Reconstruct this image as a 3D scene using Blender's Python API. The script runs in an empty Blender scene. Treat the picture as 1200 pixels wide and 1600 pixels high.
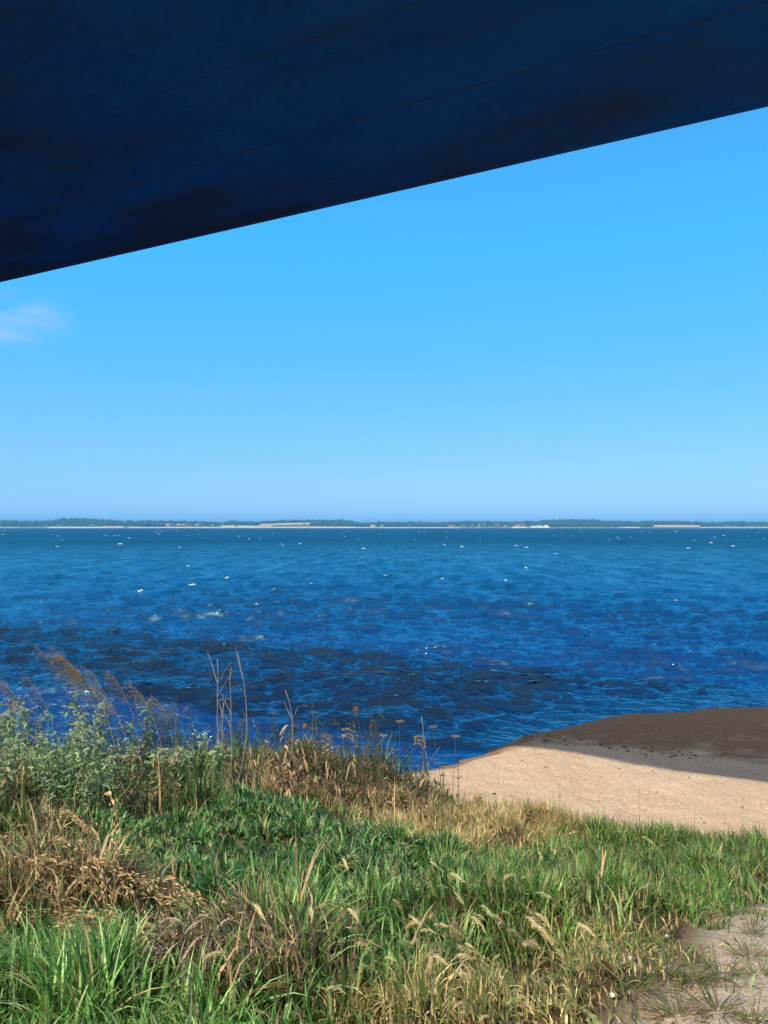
import bpy, math, random
import numpy as np
random.seed(7); RNG = np.random.default_rng(11)
C = bpy.context.scene.collection
SC = bpy.context.scene

# ------------------------------------------------------------------ camera
CAMZ = 4.2; F = 1203.0; HORIZ = 824.0
PITCH = math.atan((HORIZ - 800) / F)
cam = bpy.data.cameras.new("camera"); camo = bpy.data.objects.new("camera", cam); C.objects.link(camo)
camo.location = (0, 0, CAMZ); camo.rotation_euler = (math.pi / 2 + PITCH, 0, 0)
cam.sensor_fit = 'VERTICAL'; cam.sensor_height = 36; cam.lens = 36 * F / 1600
cam.clip_start = 0.05; cam.clip_end = 40000
SC.camera = camo

# ------------------------------------------------------------------ sky and sun
SUN_AZ = math.radians(-143)      # clockwise from the view direction (+Y): behind and left
SUN_EL = math.radians(50)
w = bpy.data.worlds.new("World"); SC.world = w; w.use_nodes = True
nt = w.node_tree; nt.nodes.clear()
def nd(tree, t, **k):
    n = tree.nodes.new(t)
    for a, b in k.items(): setattr(n, a, b)
    return n
sky = nd(nt, 'ShaderNodeTexSky'); sky.sky_type = 'NISHITA'; sky.sun_disc = False
sky.sun_elevation = SUN_EL; sky.sun_rotation = SUN_AZ; sky.ozone_density = 2.5; sky.dust_density = 0.4
bg1 = nd(nt, 'ShaderNodeBackground'); bg1.inputs[1].default_value = 0.05
nt.links.new(sky.outputs[0], bg1.inputs[0])
tc = nd(nt, 'ShaderNodeTexCoord'); sp = nd(nt, 'ShaderNodeSeparateXYZ'); nt.links.new(tc.outputs['Generated'], sp.inputs[0])
ramp = nd(nt, 'ShaderNodeValToRGB'); nt.links.new(sp.outputs[2], ramp.inputs[0])
SKY = [(0.0, (.05, .40, .82)), (0.06, (.07, .38, .86)), (0.2, (.02, .38, .90)), (0.34, (.0, .40, .92)), (0.5, (.02, .30, .70)), (0.8, (.06, .16, .34)), (1.0, (.08, .14, .26))]
el = ramp.color_ramp.elements
el[0].position = SKY[0][0]; el[0].color = (*SKY[0][1], 1)
el[1].position = SKY[-1][0]; el[1].color = (*SKY[-1][1], 1)
for p, c in SKY[1:-1]:
    e = el.new(p); e.color = (*c, 1)
# faint high cirrus: stretched noise, kept to one bank of sky on the left
mp = nd(nt, 'ShaderNodeMapping'); mp.inputs['Scale'].default_value = (5, 5, 16); mp.inputs['Rotation'].default_value = (0, .25, 0)
nt.links.new(tc.outputs['Generated'], mp.inputs[0])
nz = nd(nt, 'ShaderNodeTexNoise'); nz.inputs['Scale'].default_value = 1.3; nz.inputs['Detail'].default_value = 5; nz.inputs['Roughness'].default_value = .5
nz.inputs['Distortion'].default_value = .6
nt.links.new(mp.outputs[0], nz.inputs[0])
r2 = nd(nt, 'ShaderNodeMapRange'); r2.inputs[1].default_value = .38; r2.inputs[2].default_value = .62
nt.links.new(nz.outputs[0], r2.inputs[0])
cd = nd(nt, 'ShaderNodeVectorMath', operation='SUBTRACT'); nt.links.new(tc.outputs['Generated'], cd.inputs[0])
v = np.array([-625, 1203, 824 - 490.0]); v /= np.linalg.norm(v); cd.inputs[1].default_value = v
cs = nd(nt, 'ShaderNodeVectorMath', operation='MULTIPLY'); cs.inputs[1].default_value = (1, 1, 2.6); nt.links.new(cd.outputs[0], cs.inputs[0])
cl = nd(nt, 'ShaderNodeVectorMath', operation='LENGTH'); nt.links.new(cs.outputs[0], cl.inputs[0])
r3 = nd(nt, 'ShaderNodeMapRange'); r3.interpolation_type = 'SMOOTHSTEP'
r3.inputs[1].default_value = .105; r3.inputs[2].default_value = .0; nt.links.new(cl.outputs['Value'], r3.inputs[0])
mm = nd(nt, 'ShaderNodeMath', operation='MULTIPLY'); nt.links.new(r2.outputs[0], mm.inputs[0]); nt.links.new(r3.outputs[0], mm.inputs[1])
m2 = nd(nt, 'ShaderNodeMath', operation='MULTIPLY'); nt.links.new(mm.outputs[0], m2.inputs[0]); m2.inputs[1].default_value = 1.0
mx = nd(nt, 'ShaderNodeMix', data_type='RGBA'); nt.links.new(m2.outputs[0], mx.inputs[0]); nt.links.new(ramp.outputs[0], mx.inputs[6]); mx.inputs[7].default_value = (.55, .58, .98, 1)
# the sky round the sun is paler and warmer (behind the camera)
SUNV = (math.sin(SUN_AZ) * math.cos(SUN_EL), math.cos(SUN_AZ) * math.cos(SUN_EL), math.sin(SUN_EL))
dt = nd(nt, 'ShaderNodeVectorMath', operation='DOT_PRODUCT'); nt.links.new(tc.outputs['Generated'], dt.inputs[0]); dt.inputs[1].default_value = SUNV
r5 = nd(nt, 'ShaderNodeMapRange'); r5.inputs[1].default_value = .22; r5.inputs[2].default_value = .95; nt.links.new(dt.outputs['Value'], r5.inputs[0])
mx2 = nd(nt, 'ShaderNodeMix', data_type='RGBA'); nt.links.new(r5.outputs[0], mx2.inputs[0]); nt.links.new(mx.outputs[2], mx2.inputs[6]); mx2.inputs[7].default_value = (.95, .78, .58, 1)
bg2 = nd(nt, 'ShaderNodeBackground'); bg2.inputs[1].default_value = 1.0; nt.links.new(mx2.outputs[2], bg2.inputs[0])
ad = nd(nt, 'ShaderNodeAddShader'); nt.links.new(bg1.outputs[0], ad.inputs[0]); nt.links.new(bg2.outputs[0], ad.inputs[1])
wo = nd(nt, 'ShaderNodeOutputWorld'); nt.links.new(ad.outputs[0], wo.inputs[0])

sl = bpy.data.lights.new("sun", 'SUN'); sl.energy = 4.9; sl.angle = math.radians(.8); sl.color = (1, .92, .80)
so = bpy.data.objects.new("sun", sl); C.objects.link(so); so.location = (-8, -10, 30)
from mathutils import Vector
sdir = Vector((math.sin(SUN_AZ) * math.cos(SUN_EL), math.cos(SUN_AZ) * math.cos(SUN_EL), math.sin(SUN_EL)))
so.rotation_euler = sdir.to_track_quat('Z', 'Y').to_euler()
SC.view_settings.view_transform = 'Standard'; SC.view_settings.look = 'None'
SC.view_settings.exposure = 0.0; SC.view_settings.gamma = 1.0
SC.render.resolution_x = 768; SC.render.resolution_y = 1024

# ------------------------------------------------------------------ numeric helpers
_perm = RNG.random((256, 256))
def vnoise(x, y, seed=0):
    x = np.asarray(x, float) + seed * 17.31; y = np.asarray(y, float) + seed * 9.73
    xi = np.floor(x).astype(int); yi = np.floor(y).astype(int)
    fx = x - xi; fy = y - yi; fx = fx * fx * (3 - 2 * fx); fy = fy * fy * (3 - 2 * fy)
    g = lambda a, b: _perm[a % 256, b % 256]
    return (g(xi, yi) * (1 - fx) + g(xi + 1, yi) * fx) * (1 - fy) + (g(xi, yi + 1) * (1 - fx) + g(xi + 1, yi + 1) * fx) * fy
def fbm(x, y, seed=0, oct=4):
    s = 0; a = .5; t = 0
    for o in range(oct):
        s = s + a * vnoise(np.asarray(x) * 2 ** o, np.asarray(y) * 2 ** o, seed + o); t += a; a *= .5
    return s / t
def sstep(a, b, x): t = np.clip((x - a) / (b - a), 0, 1); return t * t * (3 - 2 * t)

# ------------------------------------------------------------------ the shape of the land
SHX = [-60, -20, -6, -2, .4, 1.2, 2.0, 2.8, 3.8, 5.0, 7.5, 9.5, 20, 60]
SHY = [13.5, 12.5, 12.4, 12.9, 13.3, 13.7, 14.6, 15.6, 16.4, 17.2, 18.0, 18.35, 20, 22]
GRX = [-60, -6, -2, 0, 1.0, 1.7, 2.5, 4.1, 6, 60]
GRY = [12.2, 11.6, 12.0, 11.9, 11.0, 10.3, 9.75, 9.15, 8.8, 8.4]
def shore(x):
    x = np.asarray(x, float)
    return np.interp(x, SHX, SHY) + .12 * (vnoise(x * 1.1, 0 * x, 3) - .5) + .07 * (vnoise(x * 4, 0 * x, 4) - .5)
def gedge(x): return np.interp(x, GRX, GRY)
def land(x, y, fine=True):
    x = np.asarray(x, float); y = np.asarray(y, float)
    ys = shore(x); yg = gedge(x)
    wl = sstep(1.5, -1.5, x)                       # 1 on the left side
    zR = np.interp(y, [-40, 2, 3, 4, 5, 6, 7, 8.4, 10, 12], [2.9, 2.6, 2.42, 2.15, 1.8, 1.4, 1.03, .6, .45, .4])
    zL = np.interp(y, [-40, 2, 3, 4, 5, 6, 7, 8.4, 10, 12], [2.9, 2.55, 2.35, 2.1, 1.85, 1.6, 1.38, 1.12, .85, .55])
    z = zR * (1 - wl) + zL * wl
    s = ys - y
    zb = np.interp(s, [-60, -8, -2, 0, .5, 3, 8, 30], [-4, -1.5, -.3, 0, .05, .11, .32, 1.2])
    zb = zb + .19 * sstep(0, 1.2, s) * sstep(7, 2.5, x) * sstep(6, 2, s)
    k = sstep(-.3, 1.3, y - yg + .6)
    z = np.where(s > 0, np.where(y > yg - 1.2, z * (1 - k) + np.minimum(zb, z + .2) * k, z), zb)
    if fine:
        gm = sstep(.4, -.8, y - yg) * sstep(2.2, 3.4, y) * (1 - sstep(-.3, .3, np.interp(x, [0, .62, 1.25, 2.2, 3, 60], [2, 2.5, 3.3, 4.9, 5.4, 6]) - y))
        z = z + (.08 * (fbm(x * .8, y * .8, 20) - .5)) * sstep(0, 3, s)
        z = z + gm * (.34 * (fbm(x * 1.15, y * 1.3, 24, 2) - .5) + .16 * (vnoise(x * 3.1, y * 3.4, 27) - .5))
        z = z + (.035 * (fbm(x * 4, y * 4, 30) - .5)) * sstep(0.1, 1.5, s)
    return z
def ray(px, py):
    vx, vy, vz = px - 600, F, 800 - py
    c, s = math.cos(PITCH), math.sin(PITCH)
    d = np.array([vx, vy * c - vz * s, vy * s + vz * c]); return d / d[1]
def at(px, py, lift=0.0):
    """the point of the land seen where this spot of the photograph is"""
    d = ray(px, py); t = np.arange(1.5, 30, .01)
    z = CAMZ + d[2] * t; g = land(d[0] * t, t, False) + lift
    i = int(np.argmax(z < g)); return float(d[0] * t[i]), float(t[i]), float(land(d[0] * t[i], t[i]))
def ztop(px, py, Y): return CAMZ + ray(px, py)[2] * Y
def xat(px, Y): return (px - 600) / F * Y

# ------------------------------------------------------------------ mesh helpers
def mesh_np(name, V, Fq, mat, cols=None, parent=None, smooth=False, tri=False, extra=None):
    V = np.asarray(V, np.float32); Fq = np.asarray(Fq, np.int32); n = Fq.shape[1]
    me = bpy.data.meshes.new(name)
    me.vertices.add(len(V)); me.vertices.foreach_set('co', V.ravel())
    me.loops.add(Fq.size); me.loops.foreach_set('vertex_index', Fq.ravel())
    me.polygons.add(len(Fq)); me.polygons.foreach_set('loop_start', np.arange(0, Fq.size, n, dtype=np.int32))
    me.polygons.foreach_set('loop_total', np.full(len(Fq), n, np.int32))
    if smooth: me.polygons.foreach_set('use_smooth', np.ones(len(Fq), bool))
    me.update(calc_edges=True)
    if cols is not None:
        a = me.color_attributes.new('Col', 'FLOAT_COLOR', 'POINT')
        c4 = np.ones((len(V), 4), np.float32); c4[:, :3] = cols; a.data.foreach_set('color', c4.ravel())
    for k, arr in (extra or {}).items():
        a = me.attributes.new(k, 'FLOAT', 'POINT'); a.data.foreach_set('value', np.asarray(arr, np.float32))
    me.materials.append(mat)
    o = bpy.data.objects.new(name, me); C.objects.link(o)
    if parent: o.parent = parent
    return o
class MB:
    def __init__(s): s.v = []; s.f = []; s.c = []; s.n = 0
    def add(s, v, f, col):
        s.v.append(np.asarray(v, float)); s.f += [tuple(int(i) + s.n for i in q) for q in f]
        s.c.append(np.tile(np.asarray(col, float), (len(v), 1))); s.n += len(v)
    def box(s, x0, x1, y0, y1, z0, z1, col=(1, 1, 1)):
        v = [(x, y, z) for z in (z0, z1) for y in (y0, y1) for x in (x0, x1)]
        s.add(v, [(0, 2, 3, 1), (4, 5, 7, 6), (0, 1, 5, 4), (1, 3, 7, 5), (3, 2, 6, 7), (2, 0, 4, 6)], col)
    def tube(s, P, R, col, k=4):
        P = np.asarray(P, float); R = np.broadcast_to(np.asarray(R, float), (len(P),))
        T = np.gradient(P, axis=0); T /= np.linalg.norm(T, axis=1)[:, None] + 1e-9
        A = np.cross(T, (.31, .77, .12)); A /= np.linalg.norm(A, axis=1)[:, None] + 1e-9; B = np.cross(T, A)
        v = []
        for i in range(len(P)):
            for j in range(k):
                a = 2 * math.pi * j / k; v.append(P[i] + R[i] * (A[i] * math.cos(a) + B[i] * math.sin(a)))
        f = [(i * k + j, i * k + (j + 1) % k, (i + 1) * k + (j + 1) % k, (i + 1) * k + j) for i in range(len(P) - 1) for j in range(k)]
        f.append(tuple(range((len(P) - 1) * k, len(P) * k))); s.add(v, f, col)
    def leaf(s, p, d, side, L, W, col, bend=.25, seg=3, fold=.15):
        """a leaf blade: widest in the middle, bent along its length, folded on the midrib"""
        p = np.asarray(p, float); d = np.asarray(d, float); d = d / np.linalg.norm(d)
        side = np.asarray(side, float); side = side - d * side.dot(d); side /= np.linalg.norm(side) + 1e-9
        nrm = np.cross(d, side); v = []; f = []
        for i in range(seg + 1):
            t = i / seg; c = p + d * L * t - np.array([0, 0, 1]) * bend * L * t * t
            wv = W * .5 * math.sin(math.pi * (t * .86 + .07)) ** .8
            v += [c - side * wv + nrm * fold * wv, c, c + side * wv + nrm * fold * wv]
        for i in range(seg):
            a = i * 3; f += [(a, a + 1, a + 4, a + 3), (a + 1, a + 2, a + 5, a + 4)]
        s.add(v, f, col)
    def build(s, name, mat, parent=None, smooth=False):
        me = bpy.data.meshes.new(name); V = np.vstack(s.v)
        me.from_pydata(V.tolist(), [], s.f)
        a = me.color_attributes.new('Col', 'FLOAT_COLOR', 'POINT'); c4 = np.ones((len(V), 4), np.float32); c4[:, :3] = np.vstack(s.c)
        a.data.foreach_set('color', c4.ravel())
        if smooth: me.polygons.foreach_set('use_smooth', np.ones(len(me.polygons), bool))
        me.materials.append(mat); o = bpy.data.objects.new(name, me); C.objects.link(o)
        if parent: o.parent = parent
        return o
def thing(name, label, cat, loc=(0, 0, 0), rz=0, group=None):
    o = bpy.data.objects.new(name, None); C.objects.link(o); o.location = loc; o.rotation_euler = (0, 0, rz)
    o['label'] = label; o['category'] = cat
    if group: o['group'] = group
    return o
def tag(o, label, cat, group=None, kind=None):
    o['label'] = label; o['category'] = cat
    if group: o['group'] = group
    if kind: o['kind'] = kind
    return o
def struct(o): o['kind'] = 'structure'; return o
def copy_tree(o, parent=None):
    c = o.copy(); C.objects.link(c)
    if parent: c.parent = parent
    for ch in list(o.children): copy_tree(ch, c)
    return c

# ------------------------------------------------------------------ materials
def mat(name):
    m = bpy.data.materials.new(name); m.use_nodes = True; t = m.node_tree; t.nodes.clear()
    out = t.nodes.new('ShaderNodeOutputMaterial'); b = t.nodes.new('ShaderNodeBsdfPrincipled'); t.links.new(b.outputs[0], out.inputs[0])
    return m, t, b, out
def mixc(t, fac, a, b, mode='MIX'):
    n = nd(t, 'ShaderNodeMix', data_type='RGBA', blend_type=mode)
    for i, s in ((0, fac), (6, a), (7, b)):
        if isinstance(s, (int, float)): n.inputs[i].default_value = s
        elif isinstance(s, tuple): n.inputs[i].default_value = (*s, 1) if len(s) == 3 else s
        else: t.links.new(s, n.inputs[i])
    return n.outputs[2]
def noise(t, scale, detail=4, rough=.55, vec=None, dist=0):
    n = nd(t, 'ShaderNodeTexNoise'); n.inputs['Scale'].default_value = scale; n.inputs['Detail'].default_value = detail
    n.inputs['Roughness'].default_value = rough; n.inputs['Distortion'].default_value = dist
    if vec is not None: t.links.new(vec, n.inputs[0])
    return n.outputs[0]
def rng(t, v, a, b, c=0., d=1.):
    n = nd(t, 'ShaderNodeMapRange'); t.links.new(v, n.inputs[0])
    for i, q in enumerate((a, b, c, d)): n.inputs[i + 1].default_value = q
    return n.outputs[0]
def objco(t, scale=(1, 1, 1)):
    c = nd(t, 'ShaderNodeTexCoord'); m = nd(t, 'ShaderNodeMapping'); m.inputs['Scale'].default_value = scale
    t.links.new(c.outputs['Object'], m.inputs[0]); return m.outputs[0]
def bump(t, b, h, strength=.5, dist=.02):
    n = nd(t, 'ShaderNodeBump'); n.inputs['Strength'].default_value = strength; n.inputs['Distance'].default_value = dist
    t.links.new(h, n.inputs['Height']); t.links.new(n.outputs[0], b.inputs['Normal'])
def attrn(t, name):
    a = nd(t, 'ShaderNodeAttribute'); a.attribute_name = name; return a

def foliage_mat(name, trans=.35, rough=.5, spec=.35):
    m, t, b, out = mat(name); a = attrn(t, 'Col')
    ob = objco(t); n1 = noise(t, 60, 2, .6, ob)
    col = mixc(t, rng(t, n1, .3, .7, 0, .35), a.outputs['Color'], (.5, .45, .3), 'MULTIPLY')
    t.links.new(col, b.inputs['Base Color']); b.inputs['Roughness'].default_value = rough
    b.inputs['Specular IOR Level'].default_value = spec
    tr = nd(t, 'ShaderNodeBsdfTranslucent'); t.links.new(col, tr.inputs[0])
    mxs = nd(t, 'ShaderNodeMixShader'); mxs.inputs[0].default_value = trans
    t.links.new(b.outputs[0], mxs.inputs[1]); t.links.new(tr.outputs[0], mxs.inputs[2]); t.links.new(mxs.outputs[0], out.inputs[0])
    return m
M_GRASS = foliage_mat('grass_blade', .30, .42, .3)
M_LEAF = foliage_mat('weed_leaf', .3)
M_DRY = foliage_mat('dry_plant', .2, .7, .2)
M_STEM = foliage_mat('plant_stem', .02, .6, .3)

def far_mat(name):
    m, t, b, out = mat(name); a = attrn(t, 'Col'); ob = objco(t)
    n1 = noise(t, .05, 5, .6, ob)
    t.links.new(mixc(t, rng(t, n1, .35, .65, 0, .4), a.outputs['Color'], (.55, .6, .5), 'MULTIPLY'), b.inputs['Base Color'])
    b.inputs['Roughness'].default_value = .9; b.inputs['Specular IOR Level'].default_value = .1
    return m
M_FAR = far_mat('far_land'); M_FARWOOD = far_mat('far_wood'); M_HOUSE = far_mat('house_paint')

# ground
m, t, b, out = mat('ground'); M_GROUND = m; ob = objco(t)
sand = mixc(t, rng(t, noise(t, 1.2, 5, .6, ob), .35, .65), (.71, .50, .32), (.80, .58, .39))
sand = mixc(t, rng(t, noise(t, 34, 5, .75, objco(t, (.6, 1.3, 1))), .48, .62, 0, .65), sand, (.34, .24, .15))
sand = mixc(t, rng(t, noise(t, 260, 2, .6, ob), .58, .66, 0, .8), sand, (.78, .66, .52))
pathc = mixc(t, rng(t, noise(t, 2.5, 6, .65, ob), .35, .65), (.62, .51, .38), (.74, .63, .48))
pathc = mixc(t, rng(t, noise(t, 70, 4, .7, ob), .45, .65, 0, .6), pathc, (.27, .21, .15))
pa = attrn(t, 'path'); c1 = mixc(t, pa.outputs['Fac'], sand, pathc)
wet = attrn(t, 'wet'); wet_shade_col = mixc(t, rng(t, noise(t, 5, 5, .6, objco(t, (1, 2.5, 1))), .35, .65), (.36, .21, .115), (.44, .26, .15))  # damp sand by the water, browned further to paint in the bridge's shade
wet_shade_col = mixc(t, rng(t, noise(t, 140, 3, .7, ob), .45, .62, 0, .5), wet_shade_col, (.10, .065, .04))
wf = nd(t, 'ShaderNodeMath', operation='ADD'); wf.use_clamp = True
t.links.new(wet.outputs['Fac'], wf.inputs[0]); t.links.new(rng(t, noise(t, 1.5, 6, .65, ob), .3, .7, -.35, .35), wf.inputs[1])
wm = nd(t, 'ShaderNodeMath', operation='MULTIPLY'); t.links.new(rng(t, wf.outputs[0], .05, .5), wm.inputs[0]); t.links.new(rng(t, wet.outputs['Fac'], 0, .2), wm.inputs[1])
c2 = mixc(t, wm.outputs[0], c1, wet_shade_col)
soil = mixc(t, rng(t, noise(t, 45, 4, .7, ob), .35, .65), (.045, .032, .018), (.15, .11, .055))
sa = attrn(t, 'soil')
t.links.new(mixc(t, sa.outputs['Fac'], c2, soil), b.inputs['Base Color'])
t.links.new(rng(t, wm.outputs[0], 0, 1, 1., .9), b.inputs['Roughness']); b.inputs['Specular IOR Level'].default_value = .04
hh = nd(t, 'ShaderNodeMath', operation='ADD'); t.links.new(noise(t, 22, 6, .7, ob), hh.inputs[0]); t.links.new(noise(t, 6, 3, .6, ob), hh.inputs[1])
bump(t, b, hh.outputs[0], 1, .05)

# water
m, t, b, out = mat('sea_water'); M_WATER = m
ob = objco(t)
gust = noise(t, .018, 4, .6, objco(t, (1, .35, 1)))
dd = attrn(t, 'dist')
nearc = mixc(t, rng(t, gust, .35, .65), (.0003, .022, .128), (.0006, .032, .155)); farc = mixc(t, rng(t, gust, .35, .65), (.001, .040, .098), (.002, .060, .130))
body = mixc(t, rng(t, dd.outputs['Fac'], .08, .45), nearc, farc)
dd = attrn(t, 'dist')
df = nd(t, 'ShaderNodeBsdfDiffuse'); t.links.new(body, df.inputs[0])
gl = nd(t, 'ShaderNodeBsdfGlossy'); gl.inputs[0].default_value = (.40, .90, 1, 1); t.links.new(rng(t, dd.outputs['Fac'], 0, 1, .04, .34), gl.inputs['Roughness'])
fn = nd(t, 'ShaderNodeFresnel'); t.links.new(rng(t, dd.outputs['Fac'], 0, 1, 1.85, 1.30), fn.inputs['IOR'])
h1 = noise(t, 5.0, 5, .65, objco(t, (.42, 1.7, 1)), .25); h2 = noise(t, .9, 6, .62, objco(t, (.30, 1.6, 1)), .3)
hs = nd(t, 'ShaderNodeMath', operation='MULTIPLY_ADD'); t.links.new(h2, hs.inputs[0]); hs.inputs[1].default_value = 1.3; t.links.new(h1, hs.inputs[2])
bn_ = nd(t, 'ShaderNodeBump'); bn_.inputs['Strength'].default_value = .6; bn_.inputs['Distance'].default_value = .09; t.links.new(hs.outputs[0], bn_.inputs['Height'])
for q in (df, gl, fn): t.links.new(bn_.outputs[0], q.inputs['Normal'])
ms = nd(t, 'ShaderNodeMixShader'); fr_ = nd(t, 'ShaderNodeMath', operation='MINIMUM'); t.links.new(fn.outputs[0], fr_.inputs[0]); t.links.new(rng(t, dd.outputs['Fac'], 0, .62, .72, .11), fr_.inputs[1])
# cat's paws: wind roughened patches drawn out along the view of the open bay
cp = noise(t, .55, 6, .7, objco(t, (1.0, .16, 1)), .2); cpd = nd(t, 'ShaderNodeMath', operation='MULTIPLY_ADD')
t.links.new(rng(t, cp, .35, .65, -.55, .75), cpd.inputs[0]); t.links.new(rng(t, dd.outputs['Fac'], 0, .5, .1, 1), cpd.inputs[1]); cpd.inputs[2].default_value = 1
fm = nd(t, 'ShaderNodeMath', operation='MULTIPLY'); t.links.new(fr_.outputs[0], fm.inputs[0]); t.links.new(cpd.outputs[0], fm.inputs[1])
t.links.new(fm.outputs[0], ms.inputs[0]); t.links.new(df.outputs[0], ms.inputs[1]); t.links.new(gl.outputs[0], ms.inputs[2]); t.links.new(ms.outputs[0], out.inputs[0])
t.nodes.remove(b)

m, t, b, out = mat('sea_foam'); M_FOAM = m
b.inputs['Base Color'].default_value = (.42, .50, .52, 1); b.inputs['Roughness'].default_value = .8
bump(t, b, noise(t, 14, 4, .7, objco(t)), .6, .05)

# concrete bridge paint
m, t, b, out = mat('bridge_underside'); M_SOFFIT = m
ob = objco(t)
s1 = noise(t, .22, 6, .62, objco(t, (.63, 1.7, 1)), .35)
s2 = noise(t, .9, 7, .7, objco(t, (.9, 1.65, 1)), .5)
s3 = noise(t, 4, 6, .7, objco(t, (1.2, 1.65, 1)), .6)
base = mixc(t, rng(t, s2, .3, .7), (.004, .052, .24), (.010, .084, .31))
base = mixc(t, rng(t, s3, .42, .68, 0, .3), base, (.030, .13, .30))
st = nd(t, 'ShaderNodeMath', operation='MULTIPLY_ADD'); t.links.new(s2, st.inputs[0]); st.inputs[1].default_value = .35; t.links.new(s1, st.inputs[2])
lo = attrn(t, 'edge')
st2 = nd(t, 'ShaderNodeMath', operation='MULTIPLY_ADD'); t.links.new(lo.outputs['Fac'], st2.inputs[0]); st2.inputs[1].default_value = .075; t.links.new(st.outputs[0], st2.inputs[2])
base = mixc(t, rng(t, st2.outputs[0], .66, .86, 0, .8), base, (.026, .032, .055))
t.links.new(base, b.inputs['Base Color']); b.inputs['Roughness'].default_value = .9; b.inputs['Specular IOR Level'].default_value = .02
bump(t, b, s3, .12, .01)
m, t, b, out = mat('bridge_concrete'); M_CONC = m
ob = objco(t)
t.links.new(mixc(t, rng(t, noise(t, .8, 6, .65, objco(t, (.4, 1, .4))), .3, .7), (.30, .30, .29), (.40, .39, .37)), b.inputs['Base Color']); b.inputs['Roughness'].default_value = .85
bump(t, b, noise(t, 8, 5, .6, ob), .3, .01)
m, t, b, out = mat('joint_groove'); M_JOINT = m
t.links.new(mixc(t, noise(t, 3, 3, .6, objco(t)), (.002, .028, .11), (.003, .034, .125)), b.inputs['Base Color']); b.inputs['Roughness'].default_value = .9
m, t, b, out = mat('metal_rail'); M_RAIL = m
t.links.new(mixc(t, noise(t, 3, 3, .6, objco(t)), (.35, .37, .38), (.5, .52, .53)), b.inputs['Base Color']); b.inputs['Roughness'].default_value = .4; b.inputs['Metallic'].default_value = .8
m, t, b, out = mat('pebble'); M_PEB = m
a = attrn(t, 'Col'); t.links.new(a.outputs['Color'], b.inputs['Base Color']); b.inputs['Roughness'].default_value = .8
bump(t, b, noise(t, 60, 3, .6, objco(t)), .4, .004)

# ------------------------------------------------------------------ ground sheet
def lines(segs):
    o = []
    for a, b_, st_ in segs: o += list(np.arange(a, b_, st_))
    return np.array(o + [segs[-1][1]])
gx = lines([(-3000, -300, 300), (-300, -60, 40), (-60, -8, 1.0), (-8, 13, .045), (13, 60, 1.0), (60, 300, 40), (300, 3000, 300)])
gy = lines([(-3000, -300, 300), (-300, -20, 20), (-20, 2, .5), (2, 19.5, .045), (19.5, 40, .8), (40, 60, 5)])
X, Y = np.meshgrid(gx, gy); X = X.ravel(); Y = Y.ravel()
Z = land(X, Y)
nx, ny = len(gx), len(gy)
ii = (np.arange(ny - 1)[:, None] * nx + np.arange(nx - 1)[None]).ravel()
# where the path starts: lower right of the picture
PTX = [.2, .62, .95, 1.25, 1.75, 2.2, 3.0, 6, 60]; PTY = [2.2, 2.55, 2.85, 3.3, 4.15, 4.75, 5.3, 5.6, 6]
def pathmask(x, y): return np.clip((np.interp(x, PTX, PTY, left=0) - y) / .35 + .5, 0, 1)
pm = pathmask(X, Y + .35 * (fbm(X * 2, Y * 2, 41) - .5))
wobE = .5 * (fbm(X * 1.2, Y * 1.2, 42) - .5)
soilm = sstep(.15, -.25, Y + wobE - gedge(X)) * (1 - pm) * sstep(-30, -20, Y)
soilm = np.maximum(soilm, 0); pth = np.where(Y < 6.5, 1.0, 0.0)
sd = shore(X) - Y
wet_shade_mask = np.clip(1 - sd / (.8 + .80 * np.clip(X - 1.6, 0, 9)), 0, 1) ** .6 * (sd > -9)  # damp band by the shore, widened rightwards so its painted shade covers more sand
# small scallops in the dry sand: trodden and rain pitted
Z = Z - .018 * (vnoise(X * 5, Y * 5, 50) > .72) * sstep(.5, 2, sd)
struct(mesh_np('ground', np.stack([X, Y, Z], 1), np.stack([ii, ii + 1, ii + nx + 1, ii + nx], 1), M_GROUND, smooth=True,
               extra={'soil': soilm, 'path': pth, 'wet': wet_shade_mask}))  # 'wet' carries both the damp band and the painted bridge shade

# ------------------------------------------------------------------ water
WV = []
wr = np.random.default_rng(5)
for i in range(90):
    L = .20 * (6.5 / .20) ** ((i + wr.random()) / 90)
    k = 2 * math.pi / L
    a = .0142 * L ** 1.0 * (.55 + .9 * wr.random()) * (1 if L < 1.0 else (1.0 / L) ** 1.0)
    th = math.radians(90 + wr.normal(-9, 15 + 14 / (1 + L)))
    WV.append((L, k * math.cos(th), k * math.sin(th), a, wr.random() * 6.283))
WV = [wv for wv in WV]
def waves(x, y, spacing=None):
    z = np.zeros_like(x); dx = np.zeros_like(x); dy = np.zeros_like(x)
    wx = x + .5 * (fbm(x * .15, y * .15, 60, 2) - .5) * 3; wy = y + (fbm(x * .13, y * .17, 61, 2) - .5) * 3
    env = .65 + .8 * fbm(x * .07, y * .1, 63, 2)
    for L, kx, ky, a, ph in WV:
        p = kx * wx + ky * wy + ph
        A = a * env
        if spacing is not None: A = A * np.clip((L / spacing - .7) / .9, 0, 1)
        s_, c_ = np.sin(p), np.cos(p); kk = math.hypot(kx, ky)
        z += A * s_; dx += .8 * A * c_ * kx / kk; dy += .8 * A * c_ * ky / kk
    at_ = np.clip((y - shore(np.clip(x, -50, 50)) + .9) / 4.5, .10, 1)
    return dx * at_, dy * at_, z * at_
rows = []; d = 8.0
while d < 9000:
    rows.append(d); d += max(.022, min(d * d / (CAMZ * 770) * .5, d * .06))
rows = np.array(rows)
ang = np.radians(np.concatenate([np.arange(-88, -33, 1.2), np.arange(-33, 33, .052), np.arange(33, 89, 1.2)]))
R_, A_ = np.meshgrid(rows, ang, indexing='ij')
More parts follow.
